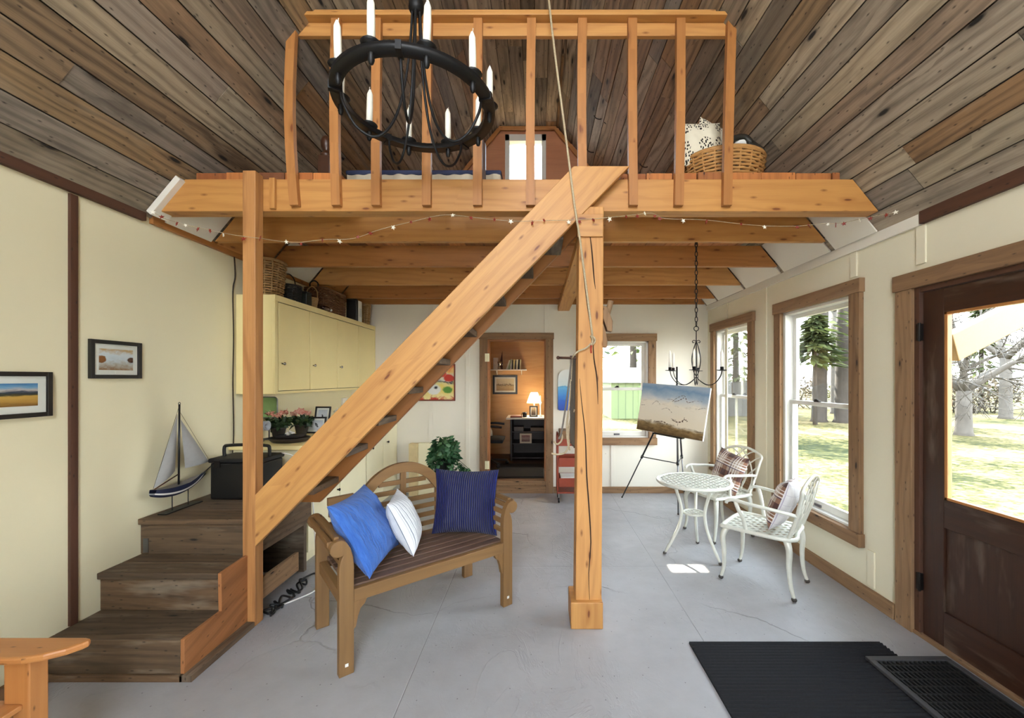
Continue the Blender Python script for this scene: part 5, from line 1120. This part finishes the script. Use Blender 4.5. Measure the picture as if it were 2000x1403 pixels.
solo(MB().box(-.12,.10,6.94,7.2,.661,.72), 'paper_stack', plain('brown_papers', (104,92,80), .8), 'brownish paper stack on the upper desk shelf, right', 'papers', 'papers on the desk shelf', bevel=.003)
t = thing('table_lamp', 'candlestick table lamp with pale conical shade on the far desk', 'lamp', (-.06, 7.1, .893))
part(MB().lathe([(.001,0),(.055,0),(.05,.012),(.012,.03),(.010,.2),(.016,.21),(.008,.23),(.008,.26),(.001,.26)], (-.06,7.1,.893), 18), 'stem', plain('white_ceramic', (228,222,208), .3), t)
t_ = NT('lamp_shade_cloth'); t_.fin(rgb(240,228,200), .8); tl = t_.n('BsdfTranslucent'); tl.inputs[0].default_value = rgb(250,226,180); mx = t_.n('MixShader'); mx.inputs[0].default_value = .5
t_.t.links.new(t_.b.outputs[0], mx.inputs[1]); t_.t.links.new(tl.outputs[0], mx.inputs[2]); t_.t.links.new(mx.outputs[0], t_.out.inputs[0])
f = MB(); n = 24
for i in range(n):
    a, b = 2*PI*i/n, 2*PI*(i+1)/n; f.quad((-.06+.13*math.cos(a),7.1+.13*math.sin(a),1.13),(-.06+.13*math.cos(b),7.1+.13*math.sin(b),1.13),(-.06+.06*math.cos(b),7.1+.06*math.sin(b),1.31),(-.06+.06*math.cos(a),7.1+.06*math.sin(a),1.31))
part(f, 'lamp_shade', t_.mat, t)
bl = bpy.data.lights.new('lamp_bulb', 'POINT'); bl.energy = 10; bl.color = (1,.9,.72); bl.shadow_soft_size = .03; bo = bpy.data.objects.new('lamp_bulb', bl); C.objects.link(bo); bo.location = (-.06,7.1,1.22)
t = thing('candlestick', 'slender pale candlestick beside the lamp on the far desk', 'candlestick', (.05, 7.12, .893))
part(MB().lathe([(.001,0),(.04,0),(.01,.02),(.008,.20),(.02,.22),(.001,.22)], (.05,7.12,.893), 14), 'holder', bpy.data.materials['white_ceramic'], t); part(MB().lathe([(.010,.22),(.009,.36),(.001,.37)], (.05,7.12,.893), 10), 'candle', M['candle'], t)
framed('picture', 'black framed photo leaning on the desk beside the lamp', (-.14,7.03,.893), (1,0,0), (0,.2,1), .14, .19, .02, .012, M['black_frame'], art('portrait_print', [(0,(60,44,34)),(.5,(120,100,84)),(1,(190,170,140))], (4,4), .9), .014, glass=False)
t = thing('coffee_mug', 'black mug on the far desk', 'mug', (-.22, 7.0, .893)); part(MB().lathe([(.001,0),(.035,0),(.038,.085),(.034,.085),(.032,.01),(.001,.01)], (-.22,7.0,.893), 18), 'cup', M['black'], t)
part(MB().tube([V((-.258-.02*math.sin(a),7.0,.935+.025*math.cos(a))) for a in [PI*i/8 for i in range(9)]], .005, 6), 'handle', M['black'], t)
solo(MB().box(-.46,-.26,6.9,7.06,.893,.915), 'notebook', plain('red_brown_book', (112,52,36), .6), 'red brown notebook lying at the left of the far desk', 'book', bevel=.003)
t = thing('wall_shelf', 'white narrow shelf high on the plywood wall behind the doorway', 'shelf', (-.55, 7.47, 1.70))
part(MB().box(-1.05,-.20,7.36,7.549,1.70,1.718), 'board', M['white'], t, .002)
for x in (-.75, -.3): part(MB().prism([(x,7.37,1.70),(x,7.548,1.70),(x,7.548,1.62)], (.012,0,0)), 'bracket', M['white'], t)
bx_ = -.57; bc = [((228,222,200),'cream'),((150,160,120),'pale green'),((236,232,224),'white'),((34,34,36),'black'),((216,200,140),'straw'),((40,44,52),'dark slate'),((226,220,190),'ivory'),((30,30,32),'black'),((206,196,150),'tan')]
for i, (cc, nm) in enumerate(bc):
    w_ = R.uniform(.018,.032); h_ = R.uniform(.16,.20); ln = .05 if i < 2 else .01
    f = MB().prism([(bx_+ln,7.40,1.719+h_),(bx_,7.40,1.719),(bx_+w_,7.40,1.719),(bx_+w_+ln,7.40,1.719+h_)], (0,.13,0), (0,0,1))
    solo(f, 'book', plain('book_%d' % i, cc, .6), '%s book in the row on the office shelf, %s from the left' % (nm, ('first','second','third','fourth','fifth','sixth','seventh','eighth','ninth')[i]), 'book', 'books on the office shelf', bevel=.002)
    bx_ += w_+.003+(.012 if i == 1 else 0)
solo(MB().box(-.80,-.72,7.40,7.52,1.719,1.93), 'file_box', plain('grey_box', (206,200,190), .7), 'pale upright file box at the left of the office shelf', 'box', bevel=.003)
solo(MB().prism([(-.72,7.50,1.719),(-.64,7.50,1.719),(-.645,7.50,2.06)], (0,.015,0)), 'model_sail', plain('brown_sail', (82,40,24), .6), 'dark brown sail shaped ornament on the office shelf', 'ornament')
t = thing('trophy_cup', 'silver trophy cup on the office shelf', 'trophy', (-.69, 7.40, 1.719)); part(MB().lathe([(.001,0),(.03,0),(.028,.03),(.008,.045),(.008,.06),(.032,.09),(.042,.14),(.038,.14),(.001,.08)], (-.69,7.41,1.719), 16), 'cup', M['chrome'], t)
for s_ in (-1,1): part(MB().tube([V((-.69+s_*(.04+.02*math.sin(a)),7.41,1.825+.028*math.cos(a))) for a in [PI*i/8 for i in range(9)]], .003, 5), 'handle', M['chrome'], t)
framed('picture', 'wide black framed sepia picture on the plywood office wall', (-.825,7.548,1.265), (1,0,0), (0,0,1), .455, .35, .035, .03, M['black_frame'], art('sepia_print', [(0,(170,140,100)),(.35,(196,168,124)),(.5,(110,90,66)),(.58,(206,190,160)),(1,(222,206,176))], (7,5), .6), glass=True)
t = thing('office_chair', 'black swivel office chair half hidden behind the left door jamb', 'chair', (-.78, 6.55, ZO)); bk_ = plain('black_upholstery', (22,22,26), .8)
f = MB(); f.grid(lambda u, v: V((-.78+(u-.5)*.5, 6.55+(v-.5)*.48, .60+.03*(1-(2*u-1)**4)*(1-(2*v-1)**4))), 12, 12); f.box(-1.02,-.54,6.32,6.78,.55,.60); part(f, 'seat', bk_, t, .01)
f = MB(); f.grid(lambda u, v: V((-1.0-.06*math.cos((u-.5)*2), 6.55+(u-.5)*.44, .66+v*.5)), 10, 6); f.grid(lambda u, v: V((-1.03-.06*math.cos((u-.5)*2), 6.55+(u-.5)*.44, .66+v*.5)), 10, 6, flip=True); part(f, 'backrest', plain('blue_grey_back', (60,72,100), .8), t)
for y in (6.30, 6.80): part(MB().tube(spline([V(p) for p in ((-.86,y,.58),(-.84,y,.72),(-.82,y,.80),(-.70,y,.815),(-.55,y,.80))], 4), .018, 8), 'armrest', M['black'], t)
part(MB().tube([(-.78,6.55,.26),(-.78,6.55,.55)], .028, 10), 'column', M['black'], t)
for k in range(5):
    a = 2*PI*k/5+.3; e = V((-.78+.30*math.cos(a), 6.55+.30*math.sin(a), .235)); part(MB().bar((-.78,6.55,.27), e, .045, .03), 'base_arm', M['black'], t, .005)
    part(MB().lathe([(.001,-.018),(.028,-.018),(.032,0),(.028,.018),(.001,.018)], e+V((0,0,-.037)), 12, Matrix.Rotation(PI/2,3,'X')), 'caster', M['black'], t)
pillow('pillow', M['white'], (-.80,6.50,.74), (.3,1,0), (-.35,0,1), .26, .24, .10, 'small white cushion on the black office chair', None, 12)
solo(MB().box(-.62,.085,5.74,6.62,ZO,ZO+.012), 'floor_mat', plain('dark_office_mat', (28,27,27), .9, bump=.4), 'dark mat just inside the inner doorway', 'mat', bevel=.003)
# ================================================================== OUTSIDE
GZ = -.16
def grassmat():
    t = NT('dry_lawn'); p = t.pos(); n = t.noise(p, .35, 5, .6); f = t.noise(p, 9, 5, .7)
    col = t.ramp(t.math('MULTIPLY_ADD', f, .5, t.math('MULTIPLY', n, .5)), [(.40,(30,36,16)),(.47,(58,58,28)),(.52,(98,88,54)),(.60,(122,110,84))])
    t.bump(f, .6, .05); return t.fin(col, .95, 0, .1)
struct(MB().box(-25, 70, -25, 70, GZ-.2, GZ), 'ground', grassmat())
struct(MB().box(-7, 9, -16, YF-.02, GZ-.02, -.06), 'bounce_slab', plain('pale_bounce_face', (214,208,198), .8, var=.06, sc=2))  # unseen pale slab added to bounce daylight up to the ceiling
M['bark'] = plain('grey_bark', (62,55,48), .9, var=.3, sc=9, bump=.8); M['bark_pale'] = plain('pale_bark', (78,72,65), .9, var=.25, sc=9, bump=.8)
def branch(mb, p, d, L, r, depth, rr, up=.12, kids=4, spread=.75):
    n = 4; pts = [p]; rad = [r]
    for i in range(n):
        d = (d+V((rr.gauss(0,.13), rr.gauss(0,.13), rr.gauss(0,.10)+up*.25))).normalized(); pts.append(pts[-1]+d*L/n); rad.append(max(.006, r*(1-.55*(i+1)/n)))
    mb.tube(pts, rad, 7 if depth > 2 else 4)
    if depth == 0: return
    for k in range(kids):
        q = rr.uniform(.45, 1) if k else 1; i = min(n-1, int(q*n)); f = q*n-i; b = pts[i].lerp(pts[i+1], min(1, f))
        nd = (d+V((rr.gauss(0,spread), rr.gauss(0,spread), rr.gauss(0,spread*.6)))).normalized()
        branch(mb, b, nd, L*rr.uniform(.55,.8), max(.007, rad[min(n, i+1)]*.72), depth-1, rr, up, kids, spread)
def tree(label, x, y, h, r, seed, depth=4, kids=4, spread=.7, lean=(0,0), m='bark_pale'):
    rr = random.Random(seed); t = thing('bare_tree', label, 'tree', (x, y, GZ), 0, 'bare trees outside')
    f = MB(); f.tube([(x,y,GZ-.1),(x,y,GZ+.12),(x+lean[0]*.3,y+lean[1]*.3,GZ+h*.5),(x+lean[0],y+lean[1],GZ+h)], [r*1.5,r*1.1,r,r*.92], 12); part(f, 'trunk', M[m], t)
    f = MB(); top = V((x+lean[0],y+lean[1],GZ+h-.05))
    for k in range(kids):
        a = 2*PI*k/kids+seed; branch(f, top, V((math.cos(a)*.75, math.sin(a)*.75, .8)).normalized(), h*1.25 if h < 3 else h*.5, r*.62, depth-1, rr, .12, kids, spread)
    part(f, 'branches', M[m], t); return t
tree('gnarled bare tree forking low on the lawn, seen through the door pane', 12.9, 12.4, 1.35, .19, 4, 5, 5, .6)
tree('straight grey trunk left of the pair seen through the near tall window', 11.2, 16.3, 6.5, .24, 7, 4, 4, .6, (.2,0), 'bark')
tree('straight grey trunk right of the pair seen through the near tall window', 12.0, 16.0, 7.0, .32, 9, 4, 4, .6, (.3,.2), 'bark')
tree('bare tree far off behind the gnarled tree on the lawn', 20, 17.5, 2.6, .2, 12, 4, 4, .7)
tree('thin bare tree behind the two straight trunks', 14.5, 20.0, 5, .16, 15, 4, 4, .7)
tree('bare tree standing beyond the green shed', 7.2, 26, 3.5, .18, 18, 4, 4, .8)
tree('bare tree at the far right edge of the lawn', 24, 14, 2.2, .2, 21, 4, 4, .7)
def conifer(label, x, y, h, rad, seed, z0=.4, n=1500):
    rr = random.Random(seed); t = thing('evergreen_tree', label, 'tree', (x, y, GZ), 0, 'evergreens outside')
    part(MB().tube([(x,y,GZ-.1),(x,y,GZ+h*.5),(x,y,GZ+h*.97)], [h*.02,h*.014,.02], 8), 'trunk', M['bark'], t)
    f = MB()
    for i in range(n):
        q = rr.random()**.8; z = GZ+z0+(h-z0)*q; rmax = rad*(1-q)*(.75+.25*math.sin(q*38)); a = rr.uniform(0,2*PI); r0 = rmax*rr.uniform(.35,1)
        c = V((x+r0*math.cos(a), y+r0*math.sin(a), z-.18*r0)); o = V((math.cos(a), math.sin(a), -.25+rr.gauss(0,.2))); s_ = V((-math.sin(a), math.cos(a), rr.gauss(0,.3)))
        L = rr.uniform(.25,.55); k = len(f.v); f.v += [c-o*L*.4, c+s_*L*.22, c+o*L, c-s_*L*.22]; f.face([k,k+1,k+2,k+3], None, rr.random(), 0)
    part(f, 'foliage', M['needle'], t, kind='stuff'); return t
M['needle'] = leafmat('evergreen_needles', [(48,62,32),(74,86,44),(98,106,56),(60,74,38)], .8, .35)
conifer('tall evergreen behind the grey fence, seen through the far tall window', 10.4, 21.5, 9.5, 2.6, 31)
conifer('young evergreen in front of the two straight trunks', 10.3, 15.2, 4.1, 1.25, 32, 2.3, 900)
conifer('dark evergreen at the back of the lawn behind the gnarled tree', 19.5, 22, 7, 2.4, 33)
conifer('huge dark evergreen behind the house, between the views through the two tall windows', 8.75, 15.4, 17, 5.2, 36, 3.6, 4500)
conifer('second tall evergreen behind the house, nearer the fence', 5.6, 24, 12, 3.0, 35, 3.2, 2000)
for i, (x, y, h, r_) in enumerate(((22,26,8,2.8),(26,24,7,2.8),(29.5,21,8,3),(33,17.5,7,2.8))): conifer('dark evergreen behind the brush line, %s from the left through the door pane' % ('first','second','third','fourth')[i], x, y, h, r_, 50+i, .6, 1500)
def shrub(label, x, y, rx, ry, h, seed, m, n=500):
    t = thing('shrub', label, 'bush', (x, y, GZ), 0, 'shrubs along the far edge of the lawn'); rr = random.Random(seed); f = MB()
    for i in range(26):
        a = rr.uniform(0,2*PI); q = V((x+rx*rr.uniform(-.5,.5), y+ry*rr.uniform(-.5,.5), GZ)); e = V((x+rx*rr.uniform(.3,1)*math.cos(a), y+ry*math.sin(a)*rr.uniform(.3,1), GZ+h*rr.uniform(.6,1.1)))
        f.tube([q, q.lerp(e,.5)+V((rr.gauss(0,.1),rr.gauss(0,.1),.1)), e], [.025,.015,.006], 4)
    part(f, 'stems', M['bark'], t); f = MB(); leafpile(f, (x,y,GZ+h*.5), (rx,ry,h*.52), n*3, .13, seed=seed); part(f, 'foliage', m, t, kind='stuff')
br_ = leafmat('winter_brush', [(70,58,44),(92,80,62),(58,52,38),(82,72,56)], .9, .2); gb = leafmat('olive_brush', [(56,60,34),(80,80,46),(64,66,42)], .9, .25); og = leafmat('golden_brush', [(120,92,46),(100,84,46),(136,112,64)], .9, .3)
for i, (x, y, rx, h, m) in enumerate(((14.5,24,2.6,2.2,br_),(18.2,22.5,2.4,2.0,gb),(21.8,20.5,2.4,2.1,br_),(25,18.0,2.3,2.2,gb),(27.8,15.2,2.3,2.0,br_),(29.5,12,2.2,2.1,gb),(11.5,26,2.6,2.4,og),(8,25,2.2,2.4,og),(5.2,24.5,2.2,2.6,og),(2.6,22.5,2.0,2.2,br_))):
    shrub('%s in the brush line beyond the lawn, %s from the right' % (('brown shrub','olive shrub','golden shrub')[(br_,gb,og).index(m)], ('sixth','fifth','fourth','third','second','first','seventh','eighth','ninth','tenth')[i]), x, y, rx, 1.4, h, 60+i, m, 520)
# fence
t = thing('board_fence', 'weathered grey board fence seen through the far tall window', 'fence', (9.2, 18.6, GZ)); fw = plain('grey_fence_board', (92,90,88), .9, var=.2, sc=6)
for k in range(24):
    x = 7.2+k*.19; part(MB().box(x,x+.175,18.6,18.625,GZ,GZ+1.55+R.uniform(-.02,.02),'z'), 'board', fw, t)
for z in (.35, 1.25): part(MB().box(7.15,11.8,18.626,18.68,GZ+z,GZ+z+.09,'x'), 'rail', fw, t)
# shed
t = thing('garden_shed', 'low pale green shed with a light roof behind the house', 'shed', (4.6, 17.5, GZ)); gs_ = NT('green_boards'); xx = gs_.xyz(gs_.pos())[0]
gs_.fin(gs_.mix(gs_.math('LESS_THAN', gs_.math('FRACT', gs_.math('MULTIPLY', xx, 3.2)), .07), gs_.mix(gs_.noise(gs_.scale(gs_.pos(), (3,3,.3)), 1, 3), rgb(74,86,54), rgb(92,102,66)), rgb(52,64,40)), .7)
part(MB().box(3.15,5.9,17.5,19.8,GZ,1.42), 'walls', gs_.mat, t); part(MB().prism([(3.0,17.3,1.38),(3.0,20.0,1.38),(3.0,18.65,2.05)], (3.05,0,0)), 'roof', plain('pale_metal_roof', (128,130,132), .5), t); part(MB().box(4.3,5.1,17.47,17.5,GZ+.02,1.25), 'door', plain('pale_green_door', (92,112,68), .7), t, .005)
# porch brace outside the entry door, and added sun patch slab behind
pb = plain('cream_porch_timber', (116,88,42), .6)
solo(MB().bar((XR+.19,2.49,1.735), (4.0,2.90,2.32), .07, .17), 'porch_brace', pb, 'cream painted slanting brace outside the entry door pane', 'brace', bevel=.006)

f = MB(); holed(f, .1, 2.4, YB+.16, YB+2.7, [(.83,1.12,6.335,6.515)], lambda m, a, b, c, d: m.box(a, b, c, d, 2.60, 2.615, 'y'))  # unseen slab added to block the sun; its hole shapes the floor patch
solo(f, 'sun_patch_slab', pb, 'unseen board slab added to shape the sun patch, outside above the back window', 'roof')
